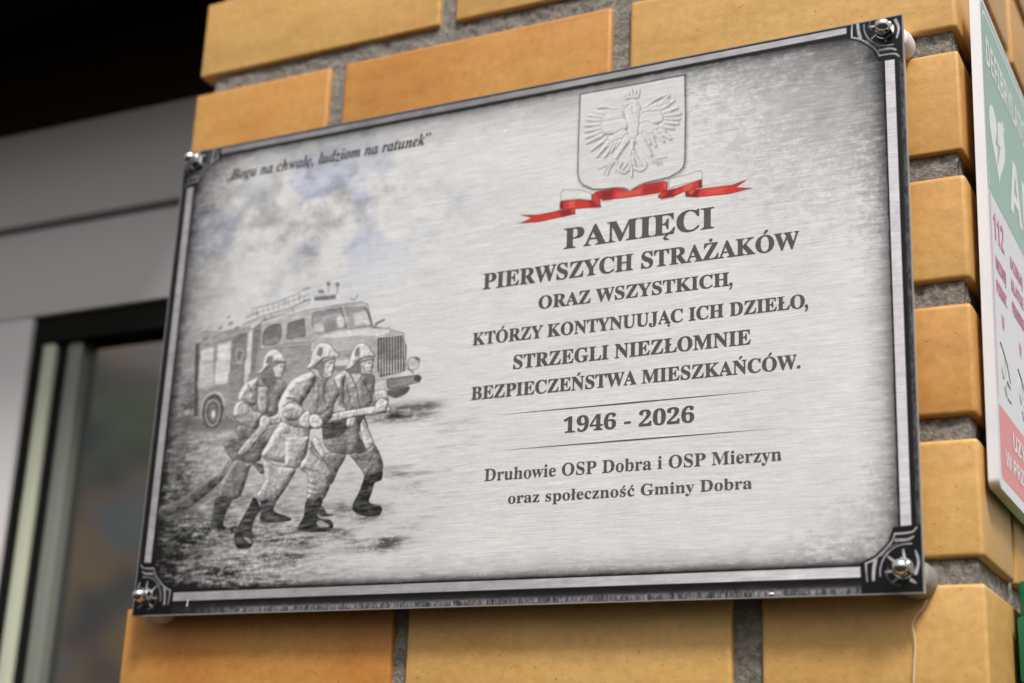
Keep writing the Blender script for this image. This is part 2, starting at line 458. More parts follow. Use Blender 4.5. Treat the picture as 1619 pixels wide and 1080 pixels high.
# ------------------------------------------------------------------ the printed picture on the plaque
# outlines in tenths of a millimetre on the plaque
OPS=[('P',[296,1613,470,1542,814,1581,1054,1550,1064,1461,829,1453,480,1463,281,1524],42,0,30,0,50,0,1,70),
('P',[2132,1524,2321,1550,2673,1530,2722,1494,2495,1430,2261,1408,2116,1430],45,0,30,0,90,0,1,35),
('P',[340,2225,649,2278,966,2335,1016,2364,1431,2396,1536,2372,1590,1810,1305,1617,1047,1496,820,1525,713,1578,680,1693,589,1773,514,1730,492,1619,407,1604],66,0,30,25,5,1,0,100),
('P',[340,2225,380,2237,449,1600,407,1604],42,0,30,0,12,1,0,100),
('P',[398,2172,539,2190,564,1955,415,1970],84,0,30,20,5,1,0,100),
('P',[400,2079,550,2064,573,1847,417,1838],82,0,30,10,5,1,0,100),
('P',[492,1958,560,1983,573,1847,417,1838,414,1934],76,0,30,0,30,1,1,60),
('P',[567,2199,710,2224,730,1939,583,1953],87,0,30,20,5,1,0,100),
('P',[569,2062,717,2047,713,1850,582,1846],86,0,30,10,5,1,0,100),
('P',[727,2242,869,2266,864,2068,871,1925,744,1938],60,0,30,20,5,1,0,100),
('P',[722,2047,859,2033,873,1835,844,1767,750,1776],62,0,30,10,5,1,0,100),
('S',[768,2094,782,2132,830,2119,853,2085,814,2018,782,2053,768,2094],7,7,86,90,1),
('S',[814,2018,845,2110],5,5,86,90,1),
('S',[737,1998,855,1986],8,8,50,50,1),
('S',[733,2030,852,2010],8,8,84,60,1),
('S',[741,1926,863,1914],5,5,50,50,1),
('P',[868,2274,917,2293,925,2141,932,1920,876,1925],86,0,30,12,5,1,0,100),
('P',[863,2033,920,2027,915,1870,878,1827],84,0,30,0,5,1,0,100),
('P',[917,2293,974,2327,977,2136,983,1915,932,1920],58,0,30,0,5,1,0,100),
('P',[889,2296,964,2328,981,2342,890,2328],90,0,30,10,5,1,0,100),
('P',[407,2325,611,2303,863,2315,868,2274,713,2239,545,2221,422,2210],70,0,30,15,10,1,1,100),
('P',[1033,1552,1018,1864,1001,2137,987,2333,1093,2378,1431,2396,1786,2410,1936,2408,2000,2385,2066,2189,2215,2151,2356,2102,2397,1797,2246,1748,2239,1685,1601,1700,1501,1687],77,0,30,22,5,1,0,100),
('P',[990,2115,1251,2133,1488,2130,1552,1814,1396,1718,1025,1685],68,0,30,10,5,1,0,100),
('P',[1043,2287,1187,2303,1185,2153,1031,2146],56,0,30,25,5,1,1,100),
('P',[1255,2307,1410,2333,1440,2173,1256,2169],55,0,30,25,5,1,0,100),
('P',[1263,2231,1428,2244,1440,2173,1256,2169],66,0,30,0,40,1,0,70),
('P',[1053,2191,1180,2201,1185,2153,1031,2146],68,0,30,0,30,1,0,70),
('S',[1032,2130,1486,2105],6,6,90,80,1),
('S',[1034,2118,1488,2090],5,5,55,60,1),
('S',[1210,2300,1221,2110],7,7,88,60,1),
('P',[1485,2371,1754,2379,1814,2201,1552,2184,1486,2269],72,0,30,25,5,1,0,100),
('P',[1485,2371,1754,2379,1766,2338,1493,2331],60,0,30,0,30,1,0,70),
('P',[1606,2271,1701,2292,1717,2204,1613,2193],60,0,30,0,30,1,1,80),
('P',[1726,2304,1774,2299,1798,2226,1751,2216],86,0,30,0,15,1,1,100),
('P',[1517,2265,1588,2265,1608,2201,1533,2201],84,0,30,0,15,1,1,100),
('P',[1785,2375,1982,2356,2059,2197,1909,2195,1831,2195],84,0,30,30,5,1,0,100),
('P',[1790,2371,1978,2354,1994,2320,1898,2323,1804,2311],62,0,30,0,20,1,0,80),
('P',[1804,2311,1864,2319,1891,2208,1835,2203],68,0,30,0,30,1,1,70),
('S',[1941,2233,1976,2222,1995,2200,1900,2207],6,6,50,60,1),
('S',[1982,2352,2012,2302,2060,2193],12,12,42,80,1),
('S',[1759,2374,1798,2280,1823,2196],9,9,50,80,1),
('S',[1776,2372,1805,2295,1838,2199],8,8,90,90,1),
('P',[1546,2153,1685,2177,1910,2183,2065,2181,2203,2158,2230,2125,2106,2100,1916,2121,1716,2127],87,0,30,12,5,1,1,100),
('S',[2065,2181,2117,2168,2203,2154],7,5,50,60,1),
('S',[1557,2137,1481,2098,1497,1926],7,7,56,60,1),
('P',[1918,2098,2072,2096,2101,2048,2099,1972,1972,2061],72,0,30,0,20,1,1,70),
('P',[1726,2011,1874,2003,1880,1942,1776,1944],66,0,30,0,20,1,1,70),
('P',[1729,1934,1862,1943,1832,1893,1728,1896],84,0,30,0,10,1,1,100),
('P',[1728,1896,1841,1892,1828,1848,1741,1857],60,0,30,0,15,1,1,100),
('P',[2116,2085,2207,2101,2340,2091,2383,1991,2388,1794,2156,1767,2135,1844],40,0,30,35,5,1,0,100),
('S',[2135,2071,2158,1801],9,9,88,80,1),
('S',[2150,1903,2160,1776],9,9,86,80,1),
('S',[2160,2073,2184,1798],9,9,88,80,1),
('S',[2176,1900,2185,1777],9,9,86,80,1),
('S',[2185,2075,2209,1796],9,9,88,80,1),
('S',[2201,1898,2210,1777],9,9,86,80,1),
('S',[2211,2077,2234,1794],9,9,88,80,1),
('S',[2226,1895,2235,1778],9,9,86,80,1),
('S',[2236,2079,2259,1791],9,9,88,80,1),
('S',[2252,1893,2260,1778],9,9,86,80,1),
('S',[2261,2080,2285,1789],9,9,88,80,1),
('S',[2277,1890,2285,1779],9,9,86,80,1),
('S',[2286,2082,2310,1786],9,9,88,80,1),
('S',[2302,1888,2310,1780],9,9,86,80,1),
('S',[2311,2084,2335,1784],9,9,88,80,1),
('S',[2327,1885,2335,1780],9,9,86,80,1),
('S',[2336,2086,2360,1781],9,9,88,80,1),
('S',[2352,1883,2360,1781],9,9,86,80,1),
('S',[2077,2081,2115,2092,2342,2090],12,12,86,90,1),
('S',[2355,2081,2386,1779],12,10,90,80,1),
('P',[2108,1753,2226,1750,2233,1664,2141,1657,2110,1682],82,0,30,15,5,1,0,100),
('P',[2227,1735,2234,1753,2506,1756,2537,1731,2519,1693,2241,1663],62,0,30,30,5,1,0,100),
('S',[2238,1756,2381,1791,2396,1811],16,12,86,90,1),
('P',[2467,1738,2515,1744,2522,1707,2477,1711],38,0,30,0,10,1,1,100),
('P',[2233,1656,2418,1676,2417,1625,2321,1589,2245,1618],45,0,30,0,15,1,1,100),
('P',[2399,1882,2447,1903,2497,1886,2505,1826,2471,1793,2412,1813],80,0,30,30,5,1,1,100),
('P',[2456,1891,2501,1886,2503,1864],45,0,30,0,8,1,1,100),
('S',[2404,1814,2456,1776],14,14,50,80,1),
('S',[883,2465,1130,2500,1440,2582],9,9,60,85,1),
('S',[1379,2582,1441,2586],9,6,60,80,1),
('S',[813,2345,1012,2394,1256,2430,1449,2486],16,16,62,85,1),
('S',[1389,2477,1452,2482],20,14,60,80,1),
('S',[933,2443,947,2402],9,9,56,80,1),
('S',[1207,2507,1220,2466],9,9,56,80,1),
('S',[1345,2538,1358,2497],9,9,56,80,1),
('S',[1075,2411,1089,2369],9,9,56,80,1),
('S',[1022,2385,1036,2343],9,9,56,80,1),
('S',[1282,2442,1295,2401],9,9,56,80,1),
('S',[826,2400,953,2425],12,10,62,80,1),
('S',[860,2428,1043,2447,1250,2486,1444,2534],8,8,62,70,1),
('S',[611,2303,815,2328,1015,2370,1258,2405,1452,2454],10,10,55,60,1),
('S',[840,2438,852,2396],7,7,58,70,1),
('S',[890,2447,903,2404],7,7,58,70,1),
('S',[940,2456,953,2411],7,7,58,70,1),
('S',[991,2464,1003,2419],7,7,58,70,1),
('S',[1040,2473,1053,2426],7,7,58,70,1),
('S',[1090,2482,1103,2434],7,7,58,70,1),
('S',[1140,2490,1153,2441],7,7,58,70,1),
('S',[1189,2499,1202,2448],7,7,58,70,1),
('S',[1239,2508,1251,2456],7,7,58,70,1),
('S',[1288,2516,1301,2463],7,7,58,70,1),
('S',[1337,2525,1350,2470],7,7,58,70,1),
('S',[1386,2533,1399,2477],7,7,58,70,1),
('S',[1000,2336,1456,2414],16,16,86,90,1),
('P',[1486,2501,1638,2495,1695,2496,1699,2456,1498,2464],58,0,30,0,5,1,0,100),
('S',[1485,2509,1744,2494],9,9,82,90,1),
('P',[1592,2599,1613,2614,1637,2593,1622,2572],58,0,30,0,8,1,1,100),
('S',[1616,2580,1622,2524],12,14,66,80,1),
('P',[1678,2584,1699,2599,1723,2579,1707,2557],58,0,30,0,8,1,1,100),
('S',[1702,2566,1707,2510],12,14,66,80,1),
('P',[1525,2556,1575,2546,1582,2521,1532,2527],62,0,30,0,8,1,1,100),
('S',[1840,2443,1872,2427,1900,2459],12,12,55,70,1),
('S',[2089,2201,2113,2214,2163,2231],24,16,50,85,1),
('S',[2074,2180,2108,2172],16,12,50,80,1),
('S',[2210,2165,2230,2132],16,16,70,80,1),
('S',[670,2365,693,2370],30,30,50,60,1),
('S',[569,2336,592,2341],30,30,50,60,1),
('S',[741,2321,764,2326],24,24,50,60,1),
('S',[644,2420,667,2426],20,20,50,60,1),
('S',[430,2258,454,2263],30,30,50,60,1),
('S',[520,2264,544,2270],22,22,50,60,1),
('S',[427,2323,450,2328],16,16,50,60,1),
('P',[487,1626,490,1713,536,1760,601,1774,656,1745,692,1679,700,1608,689,1547,645,1493,560,1499,511,1554],44,0,30,10,5,1,1,100),
('S',[478,1627,488,1729,534,1776,603,1789,664,1756,701,1679],11,11,88,85,1),
('S',[521,1624,530,1701,588,1728,644,1691,663,1612,644,1535,596,1512,543,1559,521,1624],16,16,72,85,1),
('P',[546,1621,565,1683,607,1687,639,1629,632,1560,591,1547],56,0,30,0,5,1,1,100),
('P',[583,1611,597,1641,618,1615,615,1581,595,1578],88,0,30,0,5,1,1,100),
('P',[166,863,338,902,539,1006,685,1117,850,1280,1014,1443,1116,1457,1085,1383,934,1231,794,1088,601,937,402,828,189,796],66,35,28,15,6,2,1,100),
('S',[188,807,401,833,600,943,793,1092,934,1231],16,12,36,50,2),
('P',[1160,1530,1260,1555,1317,1495,1244,1469,1140,1473],80,30,30,15,5,2,1,100),
('P',[122,888,361,929,560,1048,770,1068,605,904,406,796,166,764],32,0,30,0,50,0,1,50),
('S',[178,873,350,914,538,1017,689,1127,861,1290],9,9,86,55,2),
('P',[738,1343,768,1394,828,1436,875,1501,987,1477,1118,1436,1242,1457,1255,1335,1135,1283,1093,1181,874,1196,794,1255],60,30,60,20,6,2,1,100),
('P',[871,1213,1019,1170,1110,1164,1165,1128,1133,1077,1033,1159,986,1011,934,902,764,899,730,1005,791,1110],60,35,50,25,6,2,1,100),
('P',[1035,1181,1146,1151,1148,1128,1036,1173],42,0,30,0,8,2,1,100),
('P',[715,915,869,897,829,795,810,699,845,666,700,679,704,790],36,25,40,10,8,2,1,100),
('P',[917,1847,1007,1869,1109,1852,1198,1859,1306,1772,1253,1684,1230,1564,1170,1538,1078,1554,950,1642,888,1701],66,30,60,20,6,2,1,100),
('P',[1033,1875,1086,1893,1159,1886,1202,1828,1156,1747,1107,1782],54,0,30,0,10,2,1,100),
('P',[926,1854,1015,1872,1016,1783,1004,1652,853,1689,837,1745,874,1819],80,35,50,20,6,2,1,100),
('P',[1016,1783,1042,1796,1122,1773,1129,1588,1045,1610],78,25,40,15,6,2,1,100),
('P',[834,1690,927,1682,1009,1606,1082,1561,1060,1471,1008,1452,893,1500,843,1535,807,1569,803,1639],76,40,60,25,6,2,1,100),
('S',[848,1650,900,1677,1004,1652],14,10,42,70,2),
('S',[949,1649,1030,1581,1028,1520],10,8,50,50,2),
('S',[803,1569,876,1571,938,1589],12,8,50,60,2),
('S',[893,1508,925,1543,997,1553],8,8,56,50,2),
('S',[920,1823,964,1764,1010,1675],16,8,45,70,2),
('S',[1026,1782,1027,1689,1036,1611],8,8,45,70,2),
('S',[1122,1773,1135,1695,1135,1572],12,12,45,70,2),
('S',[1074,1754,1083,1638],8,8,60,50,2),
('P',[1079,1546,1133,1549,1183,1507,1153,1448,1100,1437,1069,1478],87,30,30,20,4,2,1,100),
('S',[1116,1535,1130,1496,1115,1467],5,5,60,60,2),
('P',[1139,1960,1214,1991,1268,1970,1259,1908,1241,1854,1189,1853,1152,1885],86,30,20,35,4,2,1,100),
('S',[1140,1951,1202,1976,1267,1974],16,12,42,80,2),
('S',[1223,1947,1247,1947],9,7,30,90,2),
('S',[1263,1944,1279,1911,1256,1909],7,5,40,70,2),
('S',[1225,1885,1248,1885],6,6,35,80,2),
('P',[1039,1912,1126,1962,1165,1906,1173,1839,1114,1833],58,0,20,0,8,2,1,100),
('P',[998,1902,1040,1952,1054,2018,1079,2079,1145,2099,1214,2065,1252,2016,1277,1982,1227,1983,1162,1989,1112,1963,1052,1915],92,30,30,30,4,2,1,100),
('P',[1074,2000,1087,2045,1143,2040,1130,1994,1085,1983],60,0,20,0,12,2,1,100),
('S',[839,1496,867,1410,959,1403],8,8,50,70,2),
('S',[799,1369,835,1374,860,1319],16,12,45,50,2),
('P',[889,1277,1088,1477,1155,1454,1098,1389,958,1251],78,30,24,20,5,2,1,100),
('P',[1698,1198,1900,1183,1846,1061,1795,956,1742,1047],60,25,50,25,6,2,1,100),
('P',[1944,1180,2025,1218,2075,1214,2148,1245,2203,1176,2243,1087,2239,1037,2176,998,2085,1004,2065,1041,1992,1119],62,35,60,30,6,2,1,100),
('S',[2074,1034,2142,1015,2213,1053],8,6,44,60,2),
('S',[2063,1070,2122,1052,2187,1062],8,6,44,60,2),
('S',[2033,1123,2116,1125],8,6,44,60,2),
('P',[2093,1004,2176,1005,2239,1037,2240,965,2181,941,2162,870,2142,808,2177,784,2244,766,2263,730,2226,690,2111,696,2016,736,2003,794,2046,877,2079,968],30,25,50,10,8,2,1,100),
('S',[2107,931,2173,941],8,6,60,50,2),
('S',[2094,889,2160,899],8,6,60,50,2),
('S',[2089,861,2147,857],8,6,60,50,2),
('S',[2048,749,2197,748],8,6,60,50,2),
('P',[1744,1822,1843,1865,1940,1841,2079,1805,2117,1756,2124,1659,2188,1601,2136,1517,1969,1502,1661,1498,1670,1587,1753,1715],72,30,70,25,6,2,1,100),
('P',[1993,1821,2079,1805,2117,1756,2109,1645,2099,1565,2016,1542],62,20,40,10,8,2,1,100),
('S',[1951,1712,1999,1544],12,10,45,60,2),
('S',[2007,1752,2032,1556],8,8,50,60,2),
('S',[1861,1856,1931,1751,1952,1697],12,10,42,70,2),
('S',[2016,1751,2065,1672,2091,1662],18,14,40,60,2),
('S',[1864,1735,1899,1627,1888,1553],16,10,48,60,2),
('S',[1814,1710,1853,1661],20,12,45,60,2),
('P',[1889,1838,1973,1853,1995,1790,1949,1735,1910,1791],86,10,30,25,5,2,1,100),
('P',[1744,1814,1838,1828,1839,1722,1850,1601,1881,1539,1772,1518,1730,1597,1736,1626,1759,1745],79,40,60,25,6,2,1,100),
('P',[1740,1581,1782,1592,1854,1556,1882,1531,1815,1515,1745,1528],84,25,30,25,5,2,1,100),
('P',[2124,1659,2225,1657,2256,1573,2231,1583,2165,1574,2139,1583],80,25,40,25,6,2,1,100),
('P',[1663,1483,1868,1488,2003,1499,2048,1466,2011,1402,2010,1322,1988,1188,1792,1202,1700,1271,1673,1377],66,20,60,30,6,2,1,100),
('P',[1693,1435,1886,1479,1953,1488,1903,1389,1848,1334,1705,1315,1673,1377],44,0,40,0,14,2,1,100),
('P',[1895,1478,1965,1502,1961,1399,1911,1392,1888,1412],84,20,30,30,5,2,1,100),
('S',[1743,1313,1751,1275],8,8,88,90,2),
('S',[1760,1267,1888,1265,1890,1346],6,6,50,60,2),
('P',[1969,1502,2054,1495,2028,1408,2008,1344,1987,1397],40,0,30,0,10,2,1,100),
('P',[2009,1329,2038,1283,2095,1198,1996,1187],45,0,30,0,8,2,1,100),
('P',[2012,1395,2041,1451,2089,1374,2149,1260,2142,1239,2087,1206,2037,1298],85,20,40,40,5,2,1,100),
('S',[2048,1466,2080,1389,2056,1377],20,12,42,60,2),
('S',[2003,1499,2046,1392],8,6,36,70,2),
('P',[1965,1926,2087,1931,2086,1854,2076,1798,2002,1806,1967,1850],88,30,20,35,4,2,1,100),
('S',[1955,1901,2015,1917,2088,1918],16,12,42,80,2),
('S',[2049,1892,2068,1892],9,7,30,90,2),
('S',[2084,1880,2096,1853,2077,1848],7,5,40,70,2),
('S',[2049,1827,2074,1827],6,6,35,80,2),
('S',[1994,1876,2014,1835,2046,1806],16,10,60,70,2),
('P',[1840,1856,1895,1879,1954,1917,1980,1892,1986,1820,1913,1819],58,0,20,0,8,2,1,100),
('P',[1830,1861,1868,1903,1888,1995,1941,2060,2021,2047,2075,1985,2108,1938,2038,1936,1965,1922,1908,1871,1865,1858],93,30,30,35,4,2,1,100),
('P',[1917,1961,1924,2021,1958,2025,1956,1957],60,0,20,0,12,2,1,100),
('P',[1623,1471,1767,1517,1962,1534,2178,1545,2263,1530,2255,1482,1992,1472,1822,1454,1676,1430],86,35,26,30,4,2,1,100),
('S',[1971,1531,1979,1486],8,8,60,60,2),
('S',[1789,1517,1802,1471],8,8,60,60,2),
('P',[2148,1575,2188,1601,2248,1574,2255,1544,2238,1494,2213,1489,2147,1487,2134,1539],86,30,26,35,4,2,1,100),
('S',[2160,1530,2158,1493],5,5,50,70,2),
('S',[2185,1528,2183,1491],5,5,50,70,2),
('S',[2210,1526,2208,1489],5,5,50,70,2),
('S',[2235,1523,2233,1487],5,5,50,70,2),
('P',[1141,1196,1290,1134,1451,1100,1409,1000,1333,894,1285,845,1162,845,1102,908,1138,980,1152,1091],74,35,70,25,6,2,1,100),
('S',[1145,920,1244,899,1313,917],12,8,52,60,2),
('S',[1132,958,1206,924,1259,928],12,8,52,60,2),
('S',[1148,1128,1167,1037,1147,979],12,8,52,60,2),
('S',[1281,1045,1303,1007],12,8,52,60,2),
('P',[1160,860,1293,852,1284,780,1438,720,1424,692,1178,697,1167,801],38,20,40,10,8,2,1,100),
('P',[1084,901,1146,831,1167,801,1120,744,1094,665,1094,585,1117,540,1077,498,960,510,929,622,973,708,1040,822],34,30,50,10,8,2,1,100),
('P',[1023,588,1068,578,1108,540,1072,542],70,0,20,0,10,2,1,100),
('S',[1011,765,1114,796],10,6,62,60,2),
('S',[983,700,1030,675,1091,687],10,6,60,50,2),
('P',[1489,1109,1530,1225,1564,1319,1623,1240,1690,1176,1758,1091,1794,1023,1781,937,1767,901,1722,839,1585,847,1579,905,1579,993,1555,1053],72,35,70,25,6,2,1,100),
('S',[1579,905,1658,886,1759,894],12,8,46,60,2),
('S',[1583,949,1663,922,1746,946],12,8,46,60,2),
('S',[1579,993,1641,967,1692,978],12,8,46,60,2),
('S',[1524,1107,1631,1070,1737,1041],12,8,46,60,2),
('S',[1561,1259,1628,1195,1693,1147],12,8,46,60,2),
('P',[1585,847,1722,839,1710,782,1700,710,1822,675,1812,597,1540,611,1527,654,1563,717,1567,761],33,25,50,10,8,2,1,100),
('P',[1687,668,1737,680,1809,633,1725,630],74,0,20,0,12,2,1,100),
('S',[1572,717,1638,742,1705,753],12,8,60,60,2),
('S',[1638,829,1628,757],14,8,55,50,2),
('P',[1709,796,1744,780,1774,735,1834,725,1818,711,1708,717],40,0,30,0,8,2,1,100),
('P',[1334,1823,1482,1875,1638,1838,1744,1774,1802,1682,1762,1577,1746,1482,1628,1416,1428,1411,1265,1511,1295,1705],74,30,70,20,6,2,1,100),
('P',[1586,1830,1692,1819,1672,1753,1675,1632,1731,1582,1659,1520,1556,1514,1526,1637,1597,1714],68,20,50,10,8,2,1,100),
('S',[1601,1767,1611,1615,1590,1519],14,10,44,60,2),
('S',[1632,1802,1657,1724,1649,1626],10,10,46,60,2),
('S',[1519,1890,1554,1794,1555,1695],10,10,50,60,2),
('S',[1673,1738,1727,1627],10,8,50,50,2),
('P',[1291,1498,1378,1506,1545,1515,1557,1386,1502,1152,1135,1208,1166,1326,1234,1442],78,35,70,20,6,2,1,100),
('P',[1322,1367,1561,1349,1541,1283,1489,1109,1455,1100,1348,1126],78,30,60,20,6,2,0,100),
('S',[1268,1379,1325,1337,1414,1330,1516,1360],10,8,60,60,2),
('S',[1230,1397,1253,1267],10,8,60,60,2),
('S',[1415,1322,1408,1218],14,10,62,50,2),
('P',[1580,1332,1631,1336,1682,1258,1714,1197,1695,1169,1623,1240],88,20,40,30,5,2,1,100),
('P',[1478,1869,1586,1854,1524,1707,1459,1603,1557,1508,1557,1422,1426,1432,1293,1487,1240,1578,1243,1666,1336,1812],81,45,70,25,6,2,1,100),
('P',[1260,1622,1329,1639,1420,1616,1488,1557,1467,1499,1371,1491,1297,1520],79,45,50,20,6,2,1,100),
('P',[1435,1471,1480,1543,1541,1553,1553,1432,1501,1421],86,20,30,30,5,2,1,100),
('S',[1278,1613,1338,1639,1408,1648],14,10,42,70,2),
('S',[1316,1679,1371,1666,1428,1631],18,10,42,70,2),
('S',[1296,1528,1370,1499,1452,1477],12,8,50,60,2),
('S',[1375,1804,1421,1784,1443,1744],12,8,55,50,2),
('S',[1282,1751,1373,1727,1476,1680],12,8,66,50,2),
('P',[1539,1508,1598,1525,1663,1483,1677,1429,1627,1403,1555,1431],88,30,30,35,4,2,1,100),
('S',[1604,1465,1650,1439],6,6,50,60,2),
('S',[1625,1426,1660,1423],8,6,45,60,2),
('P',[1606,1958,1731,1968,1732,1902,1720,1815,1650,1813,1604,1879],88,30,20,35,4,2,1,100),
('S',[1604,1932,1665,1952,1731,1961],18,12,42,80,2),
('S',[1695,1927,1717,1929],10,7,28,90,2),
('S',[1730,1919,1748,1887,1726,1880],7,5,40,70,2),
('S',[1696,1853,1721,1854],7,6,34,80,2),
('S',[1626,1905,1646,1853,1690,1818],18,10,58,70,2),
('P',[1494,1912,1554,1919,1614,1957,1640,1915,1628,1807,1549,1847],60,0,20,0,8,2,1,100),
('P',[1518,1897,1581,1884,1632,1810,1625,1788,1549,1848],82,10,20,20,6,2,1,100),
('P',[1474,1905,1504,1962,1522,2042,1577,2103,1669,2089,1736,2024,1780,1971,1713,1969,1626,1965,1578,1934,1525,1904],93,30,30,35,4,2,1,100),
('P',[1565,2004,1577,2065,1613,2053,1610,1992],62,0,20,0,12,2,1,100)]
SHIELD=[3777,3850,4204,3846,4618,3846,4627,3511,4624,3158,4615,3114,4584,3082,4504,3049,4404,3042,4313,3034,4267,3023,4230,3005,4201,2982,4179,3007,4147,3023,4091,3034,3997,3037,3902,3052,3825,3097,3790,3146,3778,3204,3774,3473]
EAGLE=[([4213,3634,4220,3518,4218,3395],62,33),
([4232,3631,4226,3689,4202,3708],28,22),
([4169,3698,4122,3699],13,7),
([4160,3682,4127,3681],7,4),
([4139,3768,4159,3745],9,9),
([4139,3778,4149,3747],9,9),
([4167,3792,4182,3746],9,9),
([4195,3816,4206,3746],9,9),
([4229,3790,4225,3745],9,9),
([4261,3793,4246,3738],9,9),
([4154,3746,4253,3740],9,9),
([4149,3754,4251,3746],9,9),
([4144,3542,4115,3609,4061,3677,3979,3711,3931,3715],22,15),
([4280,3574,4302,3632,4357,3679,4412,3702,4472,3715],22,13),
([4321,3595,4349,3614,4358,3584,4331,3574],12,12),
([4077,3611,3933,3647],62,42),
([4107,3529,3955,3537],66,50),
([4128,3449,4016,3402],50,37),
([4340,3601,4468,3644],50,42),
([4322,3547,4479,3547],62,46),
([4314,3473,4444,3412],58,37),
([3976,3650,3888,3694],22,12),
([3955,3629,3850,3667],22,12),
([3944,3603,3837,3631],22,12),
([3937,3573,3819,3586],22,12),
([3943,3540,3821,3537],22,12),
([3953,3507,3832,3487],22,12),
([3962,3480,3838,3438],22,12),
([3990,3443,3878,3369],22,12),
([4016,3408,3928,3313],22,12),
([4059,3393,3990,3297],22,12),
([4086,3401,4041,3331],22,12),
([4114,3406,4083,3362],22,12),
([4427,3647,4495,3705],22,12),
([4445,3614,4533,3656],22,12),
([4460,3577,4561,3594],22,12),
([4473,3543,4584,3542],22,12),
([4471,3515,4580,3501],22,12),
([4463,3492,4567,3465],22,12),
([4443,3472,4531,3434],22,12),
([4425,3434,4513,3353],22,12),
([4396,3426,4459,3344],22,12),
([4354,3407,4395,3318],22,12),
([4325,3409,4353,3344],22,12),
([4305,3428,4325,3386],22,12),
([4166,3414,4121,3346,4076,3269],35,18),
([4269,3396,4326,3301,4364,3234],35,18),
([4076,3259,3992,3226,3940,3206],10,5),
([4067,3251,4002,3196,3984,3157],10,5),
([4067,3251,4026,3183,4018,3142],10,5),
([4080,3258,4101,3199,4083,3173],10,5),
([4364,3230,4419,3216,4483,3217],10,5),
([4374,3223,4429,3181,4448,3162],10,5),
([4369,3224,4406,3176,4420,3160],10,5),
([4360,3226,4383,3189],10,5),
([4213,3396,4212,3227,4210,3106],18,10),
([4201,3304,4179,3223,4134,3174],15,8),
([4207,3265,4190,3184,4163,3142],15,8),
([4220,3301,4263,3218,4310,3169],15,8),
([4216,3264,4236,3186,4265,3144],15,8),
([4123,3223,4106,3179,4153,3143,4190,3165],15,8),
([4236,3167,4283,3141,4324,3171,4300,3222],15,8)]
RIBBON=[([3655,3087,3781,3071,3896,3021,3898,2957,3796,2987,3643,2996,3636,3059],(232,230,228),35,3,100,0),
([4505,3040,4636,3051,4746,3065,4763,3036,4759,2987,4543,2967,4504,2953],(232,230,228),35,3,100,0),
([3305,2936,3421,2917,3536,2920,3636,2929,3640,2899,3499,2889],(222,218,216),10,6,70,1),
([4764,2930,4980,2916,5081,2944,4980,2942,4775,2952],(224,220,218),10,6,60,1),
([3296,2864,3403,2895,3305,2936,3460,2913,3636,2921,3761,2917,3765,2874,3663,2865,3475,2852],(214,62,56),35,3,100,0),
([3624,2920,3761,2917,3765,2874,3663,2865],(120,36,40),10,20,70,0),
([3643,2996,3796,2987,3927,2953,3973,2897,3786,2911,3655,2926,3638,2948],(214,62,56),35,3,100,0),
([3636,2991,3665,2993,3667,2924,3638,2928],(120,36,40),0,14,80,0),
([3871,2967,3927,2953,3973,2897,3897,2903],(120,36,40),0,30,60,0),
([3709,2986,3759,2983,3761,2923,3711,2927],(236,110,96),0,18,70,0),
([3717,2924,3763,2922,3765,2880,3737,2882],(220,80,66),30,4,100,0),
([3933,3027,4101,3031,4162,3007,4199,2979,4235,3002,4306,3026,4472,3024,4498,2996,4494,2946,4426,2938,4200,2938,3994,2946,3963,2965],(214,62,56),30,3,100,0),
([3968,3019,4077,3026,4055,2948,3982,2949],(120,36,40),0,40,75,0),
([4306,3020,4448,3025,4432,2941,4296,2944],(150,40,40),0,50,60,0),
([4090,2988,4295,3004,4296,2950,4103,2947],(236,110,96),0,30,60,0),
([3894,3006,3933,3027,3963,2971,3973,2897,3927,2926,3898,2963],(206,70,62),35,3,100,0),
([4449,3022,4498,3017,4494,2946,4461,2954],(220,80,72),30,3,100,0),
([4426,2924,4456,2943,4543,2953,4752,2991,4759,2928,4648,2925,4544,2891,4445,2888,4421,2903],(214,62,56),35,3,100,0),
([4497,2942,4543,2953,4544,2891,4456,2888],(120,36,40),0,30,80,0),
([4625,2970,4694,2979,4683,2925,4614,2918],(236,110,96),0,26,70,0),
([4729,2990,4759,2990,4759,2928,4735,2929],(120,36,40),0,14,70,0),
([4631,2918,4764,2921,4980,2913,5103,2940,5014,2890,5136,2865,4957,2846,4730,2858,4637,2877],(214,62,56),35,3,100,0),
([4631,2918,4741,2922,4724,2859,4637,2877],(120,36,40),0,24,85,0),
([4775,2911,4935,2903,4912,2860,4787,2868],(236,110,96),0,34,60,0),
([4666,2928,4712,2926,4683,2878,4649,2901],(222,84,76),20,5,100,0)]
LINES=[('PAMIĘCI','b',3685,4847,2607,2608,160),
('PIERWSZYCH STRAŻAKÓW','b',3021,5463,2377,2369,124),
('ORAZ WSZYSTKICH,','b',3495,4984,2170,2155,98),
('KTÓRZY KONTYNUUJĄC ICH DZIEŁO,','b',2957,5516,1937,1940,96),
('STRZEGLI NIEZŁOMNIE','b',3308,5114,1720,1723,104),
('BEZPIECZEŃSTWA MIESZKAŃCÓW.','b',2970,5457,1513,1520,98),
('1946 - 2026','b',3732,4710,1209,1207,110),
('Druhowie OSP Dobra i OSP Mierzyn','b',3112,5323,896,901,88),
('oraz społeczność Gminy Dobra','b',3312,5120,722,723,77),
('„Bogu na chwałę, ludziom na ratunek”','i',485,2478,3689,3657,91)]
RULES=[[3109,1380,5242,1388],[3132,1112,5341,1122]]
